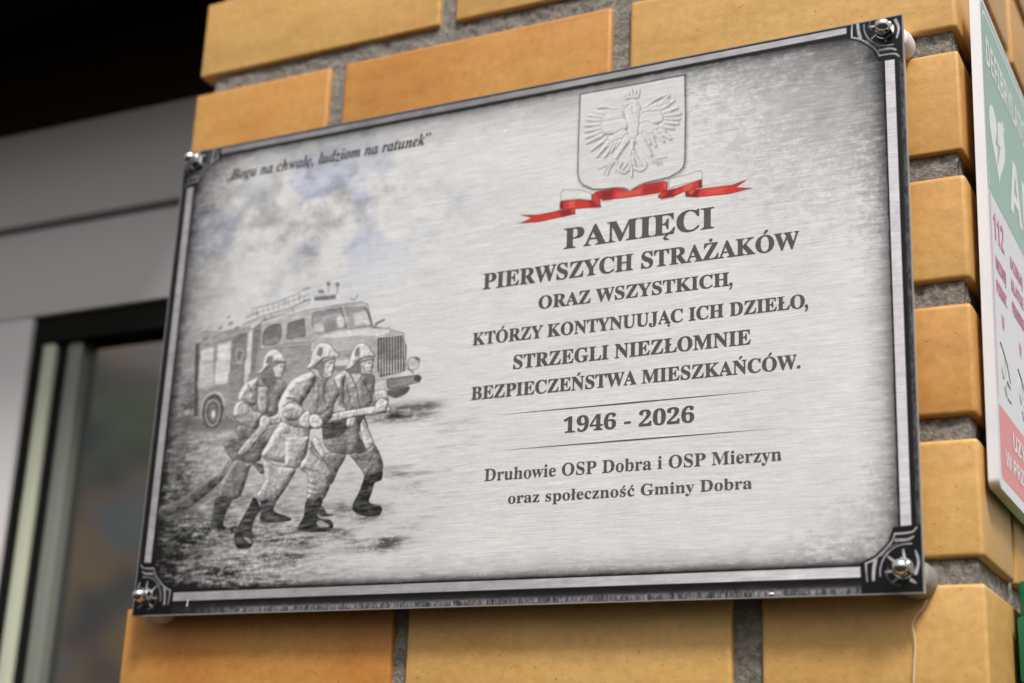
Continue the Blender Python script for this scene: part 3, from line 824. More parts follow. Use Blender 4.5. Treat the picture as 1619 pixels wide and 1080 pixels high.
SMUDGES=[(240,147,22,5,60),(225,146,16,6,50),(258,151,18,3,35),(56,154,22,4,30),(233,49,15,5,55),(204,48,10,4,35),(238,100,18,4,25),(84,32,18,6,40),(50,61,20,8,35),(153,54,26,5,45),(142,42,22,5,35),(202,75,22,5,40),(213,68,16,4,35),(111,60,24,5,40),(77,67,20,6,45),(245,90,14,3,25),(59,137,14,8,20),(37,107,12,16,25),(35,171,10,24,25),(169,63,18,4,30),(247,59,14,3,20),(33,41,16,14,35),(252,142,20,3,20),(221,44,14,3,30),(192,57,12,4,35)]
FADE=(0.0,1.0)
W, H = 0.62191, 0.40
RES = 0.5                                                      # mm per cell
NX, NY = 1245, 801
gx = np.arange(NX, dtype=np.float32) * RES * (621.91 / ((NX - 1) * RES))
gy = np.arange(NY, dtype=np.float32) * RES * (400.0 / ((NY - 1) * RES))
GX, GY = np.meshgrid(gx, gy)
VN = lambda cell, seed, ax=1.0: vnoise(NX, NY, max(2, int(622 / (cell * ax))), max(2, int(400 / cell)), seed)
T = np.full((NY, NX), 0.905, np.float32)                        # display grey of the ink; turned into reflectance at the end
REG = np.zeros((NY, NX), np.uint8)
fb = lambda c, s, ax=1.0: 0.5 * VN(c, s, ax) + 0.3 * VN(c / 2.1, s + 1, ax) + 0.2 * VN(c / 4.3, s + 2, ax)
grain = 0.5 * VN(1.0, 90) + 0.5 * VN(2.1, 91)
hatch0 = grain - 0.5
streak = fb(3.0, 60, 7.0)
cloud = fb(42, 10)
cloud2 = fb(17, 20)
fine = fb(6, 30)
T += 0.05 * (cloud - 0.5) + 0.05 * (streak - 0.5) + 0.04 * (grain - 0.5)

def sstep(a, b, x):
    t = np.clip((x - a) / (b - a), 0, 1)
    return t * t * (3 - 2 * t)

# smoky sky over the engine, with a bluish cast in the middle
streak2 = 0.5 * VN(1.3, 64, 5.0) + 0.5 * fb(2.2, 66, 4.0)
skym = np.exp(-(((GX - 135) / 115) ** 2 + ((GY - 322) / 60) ** 2))
puff = fb(26, 110); puff2 = fb(11, 120)
T -= skym * 0.23 * sstep(0.38, 0.78, 0.5 * puff + 0.5 * puff2)
BLUE = skym * sstep(0.42, 0.62, fb(38, 130))
T -= BLUE * 0.08
# darkened edges, uneven
dl, dr, dt, db = GX - 14.5, 622 - 14.5 - GX, 400 - 10 - GY, GY - 19.4
mot = np.clip(0.5 + 1.5 * (0.10 * cloud2 + 0.22 * fine + 0.32 * streak2 + 0.36 * grain - 0.5), 0, 1)
def edge(d, reach, amt):
    return amt * np.clip(1 - d / (reach * (0.30 + 1.4 * mot)), 0, 1) ** 1.5
lowleft = sstep(240, 60, GX) * sstep(260, 40, GY)
T -= edge(dl, 40, 0.22) + edge(dl, 11, 0.30) + 0.16 * sstep(80, 0, dl) * (0.6 + 0.8 * fine)
T -= edge(dr, 24, 0.24) + edge(dr, 9, 0.22)
T -= edge(dt, 34, 0.20) + edge(dt, 8, 0.25)
T -= edge(db, 20, 0.22) + edge(db, 6, 0.34)
for cx, cy, r, a in ((0, 0, 150, 0.24), (622, 400, 175, 0.40), (622, 0, 90, 0.30), (0, 400, 85, 0.26)):
    d = np.hypot(GX - cx, GY - cy)
    T -= a * np.clip(1 - d / (r * (0.45 + 1.1 * mot)), 0, 1) ** 1.2
# trodden ground
T -= lowleft * (0.19 + 0.42 * (streak2 - 0.5) + 0.12 * (fine - 0.5) + 0.30 * (grain - 0.5))
ground = np.exp(-(((GX - 150) / 120) ** 2 + ((GY - 70) / 42) ** 2))
T -= ground * (0.65 * np.clip(0.5 * streak + 0.5 * streak2 - 0.50, 0, 1) + 0.07)
rg = np.exp(-(((GX - 250) / 70) ** 2 + ((GY - 120) / 50) ** 2))
T -= rg * 0.55 * np.clip(streak - 0.52, 0, 1)
for x, y, rx, ry, a in SMUDGES:
    d = ((GX - x) / rx) ** 2 + ((GY - y) / ry) ** 2
    T -= a / 100.0 * np.exp(-d) * sstep(0.30, 0.66, 0.35 * streak + 0.35 * streak2 + 0.3 * grain)
T = 0.15 + 0.5 * (np.clip(T, -0.1, 0.95) - 0.15) + 0.5 * np.clip(T - 0.15, 0, 1)
T += 0.10 * hatch0 * np.clip(1.6 - 1.8 * T, 0, 1)
T = np.clip(T, 0.09, 0.96)

def pts_of(flat):
    a = np.array(flat, np.float32).reshape(-1, 2) / 10.0
    return a

def catmull(P, closed=True, n=5):
    if len(P) < 3:
        return P
    out = []
    m = len(P)
    rngi = range(m) if closed else range(m - 1)
    for i in rngi:
        if closed:
            p0, p1, p2, p3 = P[i - 1], P[i], P[(i + 1) % m], P[(i + 2) % m]
        else:
            p0, p1, p2, p3 = P[max(i - 1, 0)], P[i], P[i + 1], P[min(i + 2, m - 1)]
        for k in range(n):
            t = k / n
            out.append(0.5 * (2 * p1 + (p2 - p0) * t + (2 * p0 - 5 * p1 + 4 * p2 - p3) * t * t + (3 * p1 - p0 - 3 * p2 + p3) * t ** 3))
    if not closed:
        out.append(P[-1])
    return np.array(out, np.float32)

def window_of(P, pad):
    x0 = max(0, int((P[:, 0].min() - pad) / RES)); x1 = min(NX, int((P[:, 0].max() + pad) / RES) + 2)
    y0 = max(0, int((P[:, 1].min() - pad) / RES)); y1 = min(NY, int((P[:, 1].max() + pad) / RES) + 2)
    return slice(y0, y1), slice(x0, x1)

def sdf_poly(P, X, Y):
    d = np.full(X.shape, 1e9, np.float32)
    ins = np.zeros(X.shape, bool)
    m = len(P)
    for i in range(m):
        a, b = P[i], P[(i + 1) % m]
        ex, ey = b - a
        L = ex * ex + ey * ey + 1e-9
        wx, wy = X - a[0], Y - a[1]
        t = np.clip((wx * ex + wy * ey) / L, 0, 1)
        d = np.minimum(d, (wx - ex * t) ** 2 + (wy - ey * t) ** 2)
        c = (a[1] > Y) != (b[1] > Y)
        if abs(ey) > 1e-9:
            ins ^= c & (X < ex * (Y - a[1]) / ey + a[0])
    d = np.sqrt(d)
    return np.where(ins, -d, d)

def sd_line(P, X, Y, w0, w1):
    d = np.full(X.shape, 1e9, np.float32)
    m = len(P) - 1
    for i in range(m):
        a, b = P[i], P[i + 1]
        ex, ey = b - a
        L = ex * ex + ey * ey + 1e-9
        t = np.clip(((X - a[0]) * ex + (Y - a[1]) * ey) / L, 0, 1)
        wd = w0 + (w1 - w0) * (i + t) / m
        d = np.minimum(d, np.hypot(X - a[0] - ex * t, Y - a[1] - ey * t) - wd / 2)
    return d

fold = (0.6 * fb(9, 200, 1.3) + 0.4 * fb(4, 210, 0.7)) - 0.5
hatch = grain - 0.5
crease = 0.75 * VN(13, 220, 1.3) + 0.25 * VN(5, 230, 1.2)
creas2 = fb(5, 240, 0.8)
def paint_poly(flat, tone, shade, rad, ol, soft, reg, smooth, al):
    P = pts_of(flat)
    if smooth:
        P = catmull(P)
    soft = soft / 10.0; rad = rad / 10.0
    sl = window_of(P, soft + 3)
    X, Y = GX[sl], GY[sl]
    sd = sdf_poly(P, X, Y)
    mask = np.clip(0.5 - sd / max(soft, 0.3), 0, 1) * al / 100.0
    tn = np.full(X.shape, tone / 100.0, np.float32)
    if shade:
        q = np.clip(-sd / rad, 0, 1)
        h = np.sqrt(np.clip(1 - (1 - q) ** 2, 0, 1)) * rad
        h = h + fold[sl] * 2.6
        gyv, gxv = np.gradient(h, RES)
        inv = 1 / np.sqrt(1 + gxv ** 2 + gyv ** 2)
        lam = (gxv * 0.62 - gyv * 0.62) * inv               # lit from the upper left
        tn = tn * (1 + 1.5 * shade / 100.0 * np.clip(lam, -1, 0.55)) + 0.20 * fold[sl]
        if reg == 2:
            tn = tn - 0.08 * np.exp(-((crease[sl] - 0.5) / 0.030) ** 2) - 0.07 * np.exp(-((crease[sl] - 0.66) / 0.03) ** 2)
    tn = tn + hatch[sl] * (0.16 if reg == 2 else 0.12)
    if ol:
        tn = tn * (1 - min(1.5 * ol, 60) / 100.0 * np.exp(-(sd / 0.6) ** 2) * (0.7 + 0.6 * fine[sl]))
    T[sl] = T[sl] * (1 - mask) + tn * mask
    if reg:
        REG[sl][mask > 0.5] = reg

def paint_line(flat, w0, w1, tone, al, reg):
    P = catmull(pts_of(flat), False)
    w0, w1 = w0 / 10.0, w1 / 10.0
    sl = window_of(P, max(w0, w1) + 2)
    sd = sd_line(P, GX[sl], GY[sl], w0, w1)
    mask = np.clip(0.5 - sd / 0.6, 0, 1) * al / 100.0
    T[sl] = T[sl] * (1 - mask) + (tone / 100.0 + 0.5 * hatch[sl] * 0.15) * mask
    if reg:
        rr = REG[sl]
        rr[(mask > 0.45) & (rr == 0)] = reg

for op in OPS:
    if op[0] == 'P':
        paint_poly(*op[1:])
    else:
        paint_line(*op[1:])
REGW = REG > 0
r2 = REG == 2; r1 = REG == 1
T[r2] = 0.63 + (T[r2] - 0.69) * 1.30 + 0.18 * (streak2[r2] - 0.5) + 0.10 * (fine[r2] - 0.5)
T[r2] = np.where(T[r2] < 0.34, 0.34 + (T[r2] - 0.34) * 0.5 + 0.50 * (streak2[r2] - 0.5), T[r2])
T[r1] = 0.69 + (T[r1] - 0.72) * 1.25 + 0.14 * (streak2[r1] - 0.5) + 0.14 * (fb(9, 510)[r1] - 0.5)
T[REGW] += 0.06 * (streak[REGW] - 0.5)
T = np.clip(T, 0.08, 0.97)

# coat of arms: shield outline and an embossed crowned eagle
P = catmull(pts_of(SHIELD), True, 3)
sl = window_of(P, 6)
X, Y = GX[sl], GY[sl]
sd = sdf_poly(pts_of(SHIELD), X, Y)
ins = np.clip(0.5 - sd / 0.6, 0, 1)
T[sl] = T[sl] * (1 - ins) + (0.89 + 0.04 * (streak[sl] - 0.5) + 0.03 * hatch[sl]) * ins
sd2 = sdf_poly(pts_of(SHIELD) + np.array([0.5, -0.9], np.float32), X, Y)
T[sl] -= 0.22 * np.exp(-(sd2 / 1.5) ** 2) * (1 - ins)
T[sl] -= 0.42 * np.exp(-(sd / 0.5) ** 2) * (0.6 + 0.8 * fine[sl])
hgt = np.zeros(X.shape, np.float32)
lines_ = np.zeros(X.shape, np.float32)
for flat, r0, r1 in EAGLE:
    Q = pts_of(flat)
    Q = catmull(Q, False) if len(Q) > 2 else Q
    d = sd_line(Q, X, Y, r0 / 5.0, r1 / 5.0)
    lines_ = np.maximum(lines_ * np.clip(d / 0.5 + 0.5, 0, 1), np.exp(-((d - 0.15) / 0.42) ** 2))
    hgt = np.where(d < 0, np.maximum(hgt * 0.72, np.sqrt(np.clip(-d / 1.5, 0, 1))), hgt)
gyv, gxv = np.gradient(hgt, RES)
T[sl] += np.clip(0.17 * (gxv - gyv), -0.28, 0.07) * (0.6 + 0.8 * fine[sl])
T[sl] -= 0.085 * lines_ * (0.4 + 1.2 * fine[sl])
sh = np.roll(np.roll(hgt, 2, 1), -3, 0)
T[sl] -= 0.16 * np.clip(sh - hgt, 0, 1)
REG[sl][sd < 0.4] = 3

RGB = np.repeat(T[:, :, None], 3, 2)
RGB[:, :, 1] *= 0.995; RGB[:, :, 2] *= 0.99
RGB[:, :, 0] *= 1 - 0.075 * BLUE; RGB[:, :, 1] *= 1 - 0.04 * BLUE; RGB[:, :, 2] *= 1 + 0.05 * BLUE
warm = sstep(0.5, 0.75, fb(34, 300)) * np.clip((0.8 - T) * 3, 0, 1)
RGB[:, :, 1] *= 1 - 0.035 * warm

# ribbon
for flat, c, ol, soft, al, smf in RIBBON:
    P = pts_of(flat)
    P = catmull(P) if smf else P
    soft = soft / 10.0
    sl = window_of(P, soft + 3)
    sd = sdf_poly(P, GX[sl], GY[sl])
    mk = np.clip(0.5 - sd / max(soft, 0.5), 0, 1) * al / 100.0
    cc = np.array(c, np.float32) / 255.0
    tone = (1 - ol / 100.0 * np.exp(-(sd / 0.6) ** 2)) * (1 + 0.08 * hatch[sl])
    RGB[sl] = RGB[sl] * (1 - mk[..., None]) + cc * tone[..., None] * mk[..., None]
    if soft < 0.5 and al == 100:
        r_ = REG[sl]; r_[(mk > 0.5) & (r_ != 3)] = 4

# engraved-looking border bars and corner rosettes
OFF_B, OFF_T = 4.5, -4.5
side = np.minimum(GX, 621.91 - GX)
vert = np.where(GY < 200, GY - OFF_B, 400 - GY - OFF_T)
d_ = np.minimum(side, vert)
horiz = vert < side
bar = np.zeros((NY, NX), np.float32)
dark = 1 - sstep(13.8, 15.2 + 2.5 * (fine - 0.5), d_)
sp_ = 0.6 * VN(2.6, 400, 0.35) + 0.4 * VN(4.0, 401, 0.5)
speck = np.clip(0.30 + 0.55 * (sp_ - 0.40), 0.14, 0.55)
lowspeck = np.where(GY < 200, sstep(2.4, -0.6, vert + 3.0 * (sp_ - 0.5)), 0) * sstep(40, 130, GX) + np.where(GX > 311, 0.45 * sstep(5, 2, side), 0) + 0.20 * sstep(6.0, 1, d_)
tone = 0.05 + 0.09 * fine + (speck - 0.05) * np.clip(lowspeck, 0, 1)
tone *= 1 - 0.55 * np.exp(-((d_ - 5.2) / 1.2) ** 2) - 0.4 * np.exp(-((d_ - 14.2) / 0.8) ** 2)
b_hi = np.where(horiz & (GY > 200), 11.8, 13.6)
inbar = sstep(6.3, 6.9, d_) * (1 - sstep(b_hi - 0.6, b_hi, d_))
barcol = 0.65 + 0.12 * (fb(9, 410) - 0.5) + 0.10 * (streak - 0.5) + 0.22 * sstep(200, 600, GX) - 0.12 * sstep(350, 400, GY) * (cloud2)
barcol = np.where(horiz & (GY > 200), barcol - 0.04, barcol)
tone = tone * (1 - inbar) + barcol * inbar
B3 = np.stack([tone * 1.0, tone * 0.98, tone * 1.0], -1)
RGB = RGB * (1 - dark[..., None]) + B3 * dark[..., None]
REG[dark > 0.5] = 5

def corner(cxf, cyf):
    la = (GX if cxf == 0 else 621.91 - GX); lb = (GY - OFF_B if cyf == 0 else 400 - GY - OFF_T)
    xs = slice(0, 110) if cxf == 0 else slice(NX - 110, NX)
    ys = slice(0, 110) if cyf == 0 else slice(NY - 110, NY)
    a, b = la[ys, xs], lb[ys, xs]
    body = sdf_poly(np.array([(-9, -9), (39, -9), (39.5, 15.5), (30, 20), (21.5, 28), (18, 37.5), (-9, 39)], np.float32), a, b)
    t = np.clip(0.5 - body / 0.7, 0, 1)
    g = np.full(a.shape, 0.05, np.float32)
    def ln(P, w0, w1, tone, al=1.0):
        d = sd_line(catmull(np.array(P, np.float32), False), a, b, w0, w1)
        k = np.clip(0.5 - d / 0.7, 0, 1) * al
        g[:] = g * (1 - k) + tone * k
    v = 0.60 if cxf == 0 else 0.74
    ln([(3.5, 36.5), (6, 34.0), (12, 33.2), (17, 33.2)], 1.0, 1.4, v); ln([(17, 33.2), (20, 27.2), (28.6, 18.8), (35.8, 15.2)], 1.2, 1.2, v)
    ln([(35.8, 15.2), (35.7, 10), (35.2, 4)], 1.4, 1.0, v)
    ln([(5.5, 31), (9, 29.3), (16.6, 29.0)], 1.2, 2.2, v * 0.95); ln([(29.8, 17.2), (31, 11), (31.4, 4.8)], 2.6, 2.0, v * 0.95)
    ln([(7, 26.6), (14, 26.0), (20, 23), (24.5, 18), (26.8, 12), (27, 7)], 0.9, 1.0, v * 0.9)
    ln([(16, 26.5), (22, 24.5), (26, 20.5)], 0.8, 2.4, v * 0.75, 0.8)
    for P_ in ([(12.2, 23), (11.4, 15)], [(21.8, 19), (14.5, 13)], [(23.5, 9.5), (16, 10)], [(20, 2.5), (14, 7)], [(4.6, 22), (3.0, 15), (5, 8)], [(5, 2), (8, 4)]):
        ln(P_, 1.1, 2.3, v)
    ln([(22, 12), (23, 7), (20, 3), (15, 0.5)], 0.8, 0.8, v * 0.6)
    g = g * (0.72 + 0.56 * fine[ys, xs]) + 0.05 * hatch[ys, xs]
    c3 = np.stack([g, g * 0.98, g * 1.02], -1)
    RGB[ys, xs] = RGB[ys, xs] * (1 - t[..., None]) + c3 * t[..., None]
    REG[ys, xs][t > 0.5] = 6
for cxf in (0, 1):
    for cyf in (0, 1):
        corner(cxf, cyf)
bare = np.minimum(np.minimum(GX, 621.91 - GX), np.minimum(GY, 400 - GY)) < 0.7
RGB[bare] = 0.55
RGB = np.clip(RGB, 0.03, 0.97)
LIN = (RGB ** 2.2).astype(np.float32)

plaque = thing("memorial_plaque", "brushed metal memorial plaque printed with firefighters, a fire engine and Polish text", "plaque", (0, 0, 0))
bm = bmesh.new(); add_box(bm, -W / 2, W / 2, 0.0003, 0.0032, -H / 2, H / 2); bm_obj("panel", bm, M["alu"], plaque, False)
co = np.stack([GX / 1000 - W / 2, np.zeros_like(GX), GY / 1000 - H / 2], -1).reshape(-1, 3)
idx = np.arange(NX * NY).reshape(NY, NX)
quads = np.stack([idx[:-1, :-1], idx[:-1, 1:], idx[1:, 1:], idx[1:, :-1]], -1).reshape(-1, 4)
freg = REG[:-1, :-1].ravel()
fxm = np.repeat(((GX[0, :-1] > 311).astype(int))[None, :], NY - 1, 0).ravel()
fym = np.repeat(((GY[:-1, 0] > 200).astype(int))[:, None], NX - 1, 1).ravel()
col4 = np.concatenate([LIN.reshape(-1, 3), np.ones((NX * NY, 1), np.float32)], 1)
def print_part(name, sel, label=None):
    q = quads[sel]
    u, inv = np.unique(q, return_inverse=True)
    me = bpy.data.meshes.new(name)
    fill_mesh(me, co[u], inv.reshape(-1, 4))
    a_ = me.attributes.new("ink", 'FLOAT_COLOR', 'POINT')
    a_.data.foreach_set("color", col4[u].ravel())
    ob = link(name, me, M["print"], plaque)
    if label:
        ob["label"] = label
    return ob
print_part("printed_background", freg == 0)
print_part("fire_engine_picture", freg == 1)
print_part("firefighters_picture", freg == 2)
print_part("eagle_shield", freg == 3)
print_part("ribbon", freg == 4, "red and white ribbon under the shield")
print_part("border", freg == 5)
for cx in (0, 1):
    for cy in (0, 1):
        print_part("corner_ornament", (freg == 6) & (fxm == cx) & (fym == cy))

# ------------------------------------------------------------------ lettering
def math_char(ch, st):
    if st == 'b':
        if 'A' <= ch <= 'Z': return chr(0x1D400 + ord(ch) - 65)
        if 'a' <= ch <= 'z': return chr(0x1D41A + ord(ch) - 97)
        if '0' <= ch <= '9': return chr(0x1D7CE + ord(ch) - 48)
    if st == 's':
        if 'A' <= ch <= 'Z': return chr(0x1D5D4 + ord(ch) - 65)
        if '0' <= ch <= '9': return chr(0x1D7EC + ord(ch) - 48)
    if st == 'i':
        if ch == 'B': return chr(0x1D469)
        if 'a' <= ch <= 'z': return chr(0x1D482 + ord(ch) - 97)
    return ch
DEC = {'Ę': ('E', 'og'), 'ę': ('e', 'og'), 'Ą': ('A', 'og'), 'ą': ('a', 'og'), 'Ż': ('Z', 'dot'), 'Ó': ('O', 'ac'), 'Ń': ('N', 'ac'),
       'ś': ('s', 'ac'), 'ć': ('c', 'ac'), 'Ł': ('L', 'bar'), 'ł': ('l', 'bar'), 'Ś': ('S', 'ac')}
_dims = {}
FAT = [0.0]
def text_eval(s):
    c = bpy.data.curves.new("glyphs", 'FONT')
    c.body = s; c.size = 1.0; c.resolution_u = 3; c.offset = FAT[0]
    ob = bpy.data.objects.new("glyphs", c)
    COL.objects.link(ob)
    bpy.context.view_layer.update()
    dg = bpy.context.evaluated_depsgraph_get()
    me = bpy.data.meshes.new_from_object(ob.evaluated_get(dg))
    v = np.zeros(len(me.vertices) * 3, np.float32); me.vertices.foreach_get("co", v)
    v = v.reshape(-1, 3)
    f = [tuple(p.vertices) for p in me.polygons]
    bpy.data.objects.remove(ob); bpy.data.curves.remove(c); bpy.data.meshes.remove(me)
    return v, f
def bounds(s):
    if s not in _dims:
        v, _ = text_eval(s)
        _dims[s] = (v[:, 0].min(), v[:, 0].max(), v[:, 1].min(), v[:, 1].max())
    return _dims[s]
def poly_add(V, F, pts):
    b = len(V)
    V.extend(pts); F.append(tuple(range(b, b + len(pts))))
def set_text(name, txt, st, x0, x1, zb, cap, mat, parent, plane, y=-0.00018, label=None, embolden=0):
    txt = txt.replace(', ', ',  ') if st != 'i' else txt
    FAT[0] = 0.0
    _dims.clear()
    base = ''.join(math_char(DEC[c][0] if c in DEC else (' ' if c in ',.' and st != 's' else c), st) for c in txt)
    v, f = text_eval(base.rstrip() if st != 's' else base)
    V = [tuple(p[:2]) for p in v]; F = list(f)
    capb = bounds(math_char('b' if st == 'i' else 'I', st))[3]
    for i, c in enumerate(txt):
        if c in ',.' and st != 's':
            X0 = bounds(base[:i])[1] + 0.13 * capb; r = 0.105 * capb
            poly_add(V, F, [(X0 + r * math.cos(a), r + r * math.sin(a)) for a in np.linspace(0, 6.283, 15)[:-1]])
            if c == ',':
                poly_add(V, F, [(X0 + r, r), (X0 + 0.9 * r, -0.6 * r), (X0 + 0.3 * r, -2.1 * r), (X0 - 0.8 * r, -3.0 * r), (X0 - 0.9 * r, -2.5 * r), (X0 - 0.1 * r, -1.3 * r), (X0 + 0.1 * r, -0.1 * r)])
            continue
        if c not in DEC:
            continue
        b_, kind = DEC[c]
        g = math_char(b_, st)
        pre = base[:i + 1]
        xr = bounds(pre)[1]
        gb = bounds(g); wd = gb[1] - gb[0]; xl = xr - wd
        top = gb[3]; s = capb
        xc = (xl + xr) / 2
        if kind == 'ac':
            poly_add(V, F, [(xc - 0.07 * s, top + 0.07 * s), (xc + 0.01 * s, top + 0.07 * s), (xc + 0.19 * s, top + 0.24 * s), (xc + 0.12 * s, top + 0.30 * s), (xc + 0.05 * s, top + 0.28 * s)])
        elif kind == 'dot':
            poly_add(V, F, [(xc + 0.085 * s * math.cos(a), top + 0.17 * s + 0.085 * s * math.sin(a)) for a in np.linspace(0, 6.283, 13)[:-1]])
        elif kind == 'og':
            X0 = xr - 0.10 * s if b_ in 'Aa' else xc + 0.12 * s
            if b_ == 'e': X0 = xc + 0.02 * s
            poly_add(V, F, [(X0 + 0.03 * s, 0.01), (X0 - 0.08 * s, -0.07 * s), (X0 - 0.13 * s, -0.17 * s), (X0 - 0.06 * s, -0.25 * s), (X0 + 0.06 * s, -0.25 * s), (X0 + 0.09 * s, -0.20 * s), (X0 - 0.01 * s, -0.20 * s), (X0 - 0.04 * s, -0.15 * s), (X0 + 0.0 * s, -0.07 * s), (X0 + 0.08 * s, 0.01)])
        elif kind == 'bar':
            sx = xl + (0.33 * wd if b_ == 'L' else 0.5 * wd); zc = 0.46 * top if b_ == 'L' else 0.52 * top
            r = 0.20 * s if b_ == 'L' else 0.17 * s
            poly_add(V, F, [(sx - r, zc - 0.13 * s), (sx - r, zc - 0.03 * s), (sx + r, zc + 0.17 * s), (sx + r, zc + 0.07 * s)])
    A = np.array(V, np.float32)
    b0 = A[:, 0].min(); b1 = A[:, 0].max()
    A[:, 0] = (A[:, 0] - b0) / (b1 - b0) * (x1 - x0) + x0
    A[:, 1] = A[:, 1] / capb * cap + zb
    # heavier strokes: the same glyphs a hair to each side, each on its own level
    fat = ((2.4 if zb > 1000 else 0.3) if st == 'b' else 0.9) * cap / 100.0 if st != 's' else 0.012 * cap
    nb = len(v)
    if st == 's': nb = len(A)
    lev = lambda i: 0.0 if i < nb else -0.000012       # accents lie a hair above the letters they cross
    co3 = [plane(a, b, y + lev(i)) for i, (a, b) in enumerate(A)]
    n0 = len(co3); F0 = list(F)
    for k, dx in enumerate([-fat, fat] if st != 's' else [-fat, -fat / 2, fat / 2, fat], 1):
        if st == 's':
            co3 += [plane(a + dx, b + 0.15 * dx, -0.000025 * k) for a, b in A]
        else:
            co3 += [plane(a + dx, b, y - 0.00004 * k + lev(i)) for i, (a, b) in enumerate(A)]
        F = F + [tuple(i + n0 * k for i in f_) for f_ in F0]
    me = bpy.data.meshes.new(name)
    me.from_pydata(co3, [], F)
    me.update()
    o = link(name, me, mat, parent)
    if label:
        o["label"] = label
    return o
on_plaque = lambda a, b, y: (a / 10000 - W / 2, y, b / 10000 - H / 2)
CX = 4228
for k, (txt, st, xa, xb, za, zb, cap) in enumerate(LINES):
    if st == 'b':
        half = (xb - xa) / 2
        z = (za + zb) / 2
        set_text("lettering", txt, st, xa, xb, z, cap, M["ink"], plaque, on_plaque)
    else:
        set_text("motto_lettering", txt, st, xa, xb, (za + zb) / 2 - 8, cap * 1.12, M["ink_black"], plaque, on_plaque)
for (xa, za, xb, zb) in RULES:
    z = (za + zb) / 2; xm = (xa + xb) / 2
    me = bpy.data.meshes.new("rule")
    me.from_pydata([on_plaque(xa, z, -0.00018), on_plaque(xm, z - 5, -0.00018), on_plaque(xb, z, -0.00018), on_plaque(xm, z + 5, -0.00018)], [], [(0, 1, 2, 3)])
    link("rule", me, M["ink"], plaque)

# cap nuts with washers, nylon spacers
def nut_bm(cx, cz):
    bm = bmesh.new()
    # hexagon with a chamfered shoulder, then the dome
    n = 48
    def hexr(a): return 0.0056 / max(math.cos(((a + math.pi / 6) % (math.pi / 3)) - math.pi / 6), 0.5)
    rings = []
    for y, k, rr in ((-0.0012, 1.0, None), (-0.0055, 1.0, None), (-0.0060, 0.93, None), (-0.0063, 0.0, 0.0052), (-0.0090, 0.0, 0.0051), (-0.0108, 0.0, 0.0045), (-0.0122, 0.0, 0.0035), (-0.0132, 0.0, 0.0020), (-0.0135, 0.0, 0.0004)):
        ring = []
        for i in range(n):
            a = 2 * math.pi * i / n
            r = hexr(a) * k if rr is None else rr
            ring.append(bm.verts.new((cx + r * math.cos(a), y, cz + r * math.sin(a))))
        rings.append(ring)
    for a, b in zip(rings, rings[1:]):
        for i in range(n):
            bm.faces.new((a[i], a[(i + 1) % n], b[(i + 1) % n], b[i]))
    bm.faces.new(rings[0]); bm.faces.new(list(reversed(rings[-1])))
    return bm
for cx, cz in ((-0.2985, -0.1845), (0.2985, 0.1895), (0.2985, -0.1845), (-0.2985, 0.1905)):
    nt = bm_obj("cap_nut", nut_bm(cx, cz), M["chrome"], plaque)
    bm = bmesh.new(); add_lathe(bm, [(0.0066, -0.0002), (0.0068, -0.0005), (0.0066, -0.0010), (0.0050, -0.00118)], cx, cz, 40); wsh = bm_obj("washer", bm, M["chrome"], None)
    wsh.parent = nt; wsh.matrix_parent_inverse = Matrix.Identity(4)
    sx = cx + 0.0042; szz = cz - (0.0045 if cx > 0 else 0.0078)
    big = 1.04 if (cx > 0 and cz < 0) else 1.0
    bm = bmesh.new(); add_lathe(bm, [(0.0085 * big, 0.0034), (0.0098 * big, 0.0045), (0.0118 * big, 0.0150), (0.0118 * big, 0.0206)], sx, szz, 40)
    bm_obj("spacer", bm, M["nylon"] if big == 1.0 else M["shaded_nylon"], plaque)
# small white scuffs on the print
SCX, SCZ = -0.2565, -0.1905
for cx, cz, w_, h_ in ((SCX, SCZ, 0.0006, 0.0050), (SCX - 0.0005, SCZ - 0.0024, 0.0014, 0.0012), (0.003, 0.165, 0.0008, 0.003), (0.2137, -0.1975, 0.0036, 0.0018)):
    bm = bmesh.new()
    for i in range(1):
        bmesh.ops.create_uvsphere(bm, u_segments=12, v_segments=8, radius=1.0, matrix=Matrix.Translation((cx, -0.0002, cz)) @ Matrix.Diagonal((w_ / 2, 0.0005, h_ / 2, 1)))
    bm_obj("scuff", bm, M["glue"], plaque)

# ------------------------------------------------------------------ defibrillator sign on the right side of the pillar
sign = thing("defibrillator_sign", "white green and red defibrillator sign board on the right face of the pillar", "sign", (0.354, 0.032, 0.05))
ZB, ZT, SW = -0.129, 0.225, 0.25
def sx_at(z): return 0.3535 + (z - ZB) / (ZT - ZB) * 0.004
def on_sign(a, b, off):                                       # a mm along the sign, b mm height
    z = b / 1000
    return (sx_at(z) + off, 0.032 + a / 1000, z)
def rrect(a0, a1, b0, b1, r, n=6):
    P = []
    for cx, cy, s0 in ((a1 - r, b1 - r, 0), (a0 + r, b1 - r, 90), (a0 + r, b0 + r, 180), (a1 - r, b0 + r, 270)):
        for k in range(n + 1):
            t = math.radians(s0 + 90 * k / n)
            P.append((cx + r * math.cos(t), cy + r * math.sin(t)))
    return P
def sign_poly(name, polys, mat, off):
    V, F = [], []
    for P_ in polys:
        b = len(V); V += [on_sign(x, y, off) for x, y in P_]; F.append(tuple(range(b, b + len(P_))))
    me = bpy.data.meshes.new(name); me.from_pydata(V, [], F); me.update()
    return link(name, me, mat, sign)
bm = bmesh.new()
outer = rrect(0, 250, -129, 225, 6)
fr = [bm.verts.new(on_sign(a, b, 0)) for a, b in outer]; bk = [bm.verts.new(on_sign(a, b, -0.007)) for a, b in outer]
bm.faces.new(fr); bm.faces.new(list(reversed(bk)))
for i in range(len(fr)):
    bm.faces.new((fr[i], fr[(i + 1) % len(fr)], bk[(i + 1) % len(fr)], bk[i]))
bm_obj("board", bm, M["pvc"], sign)
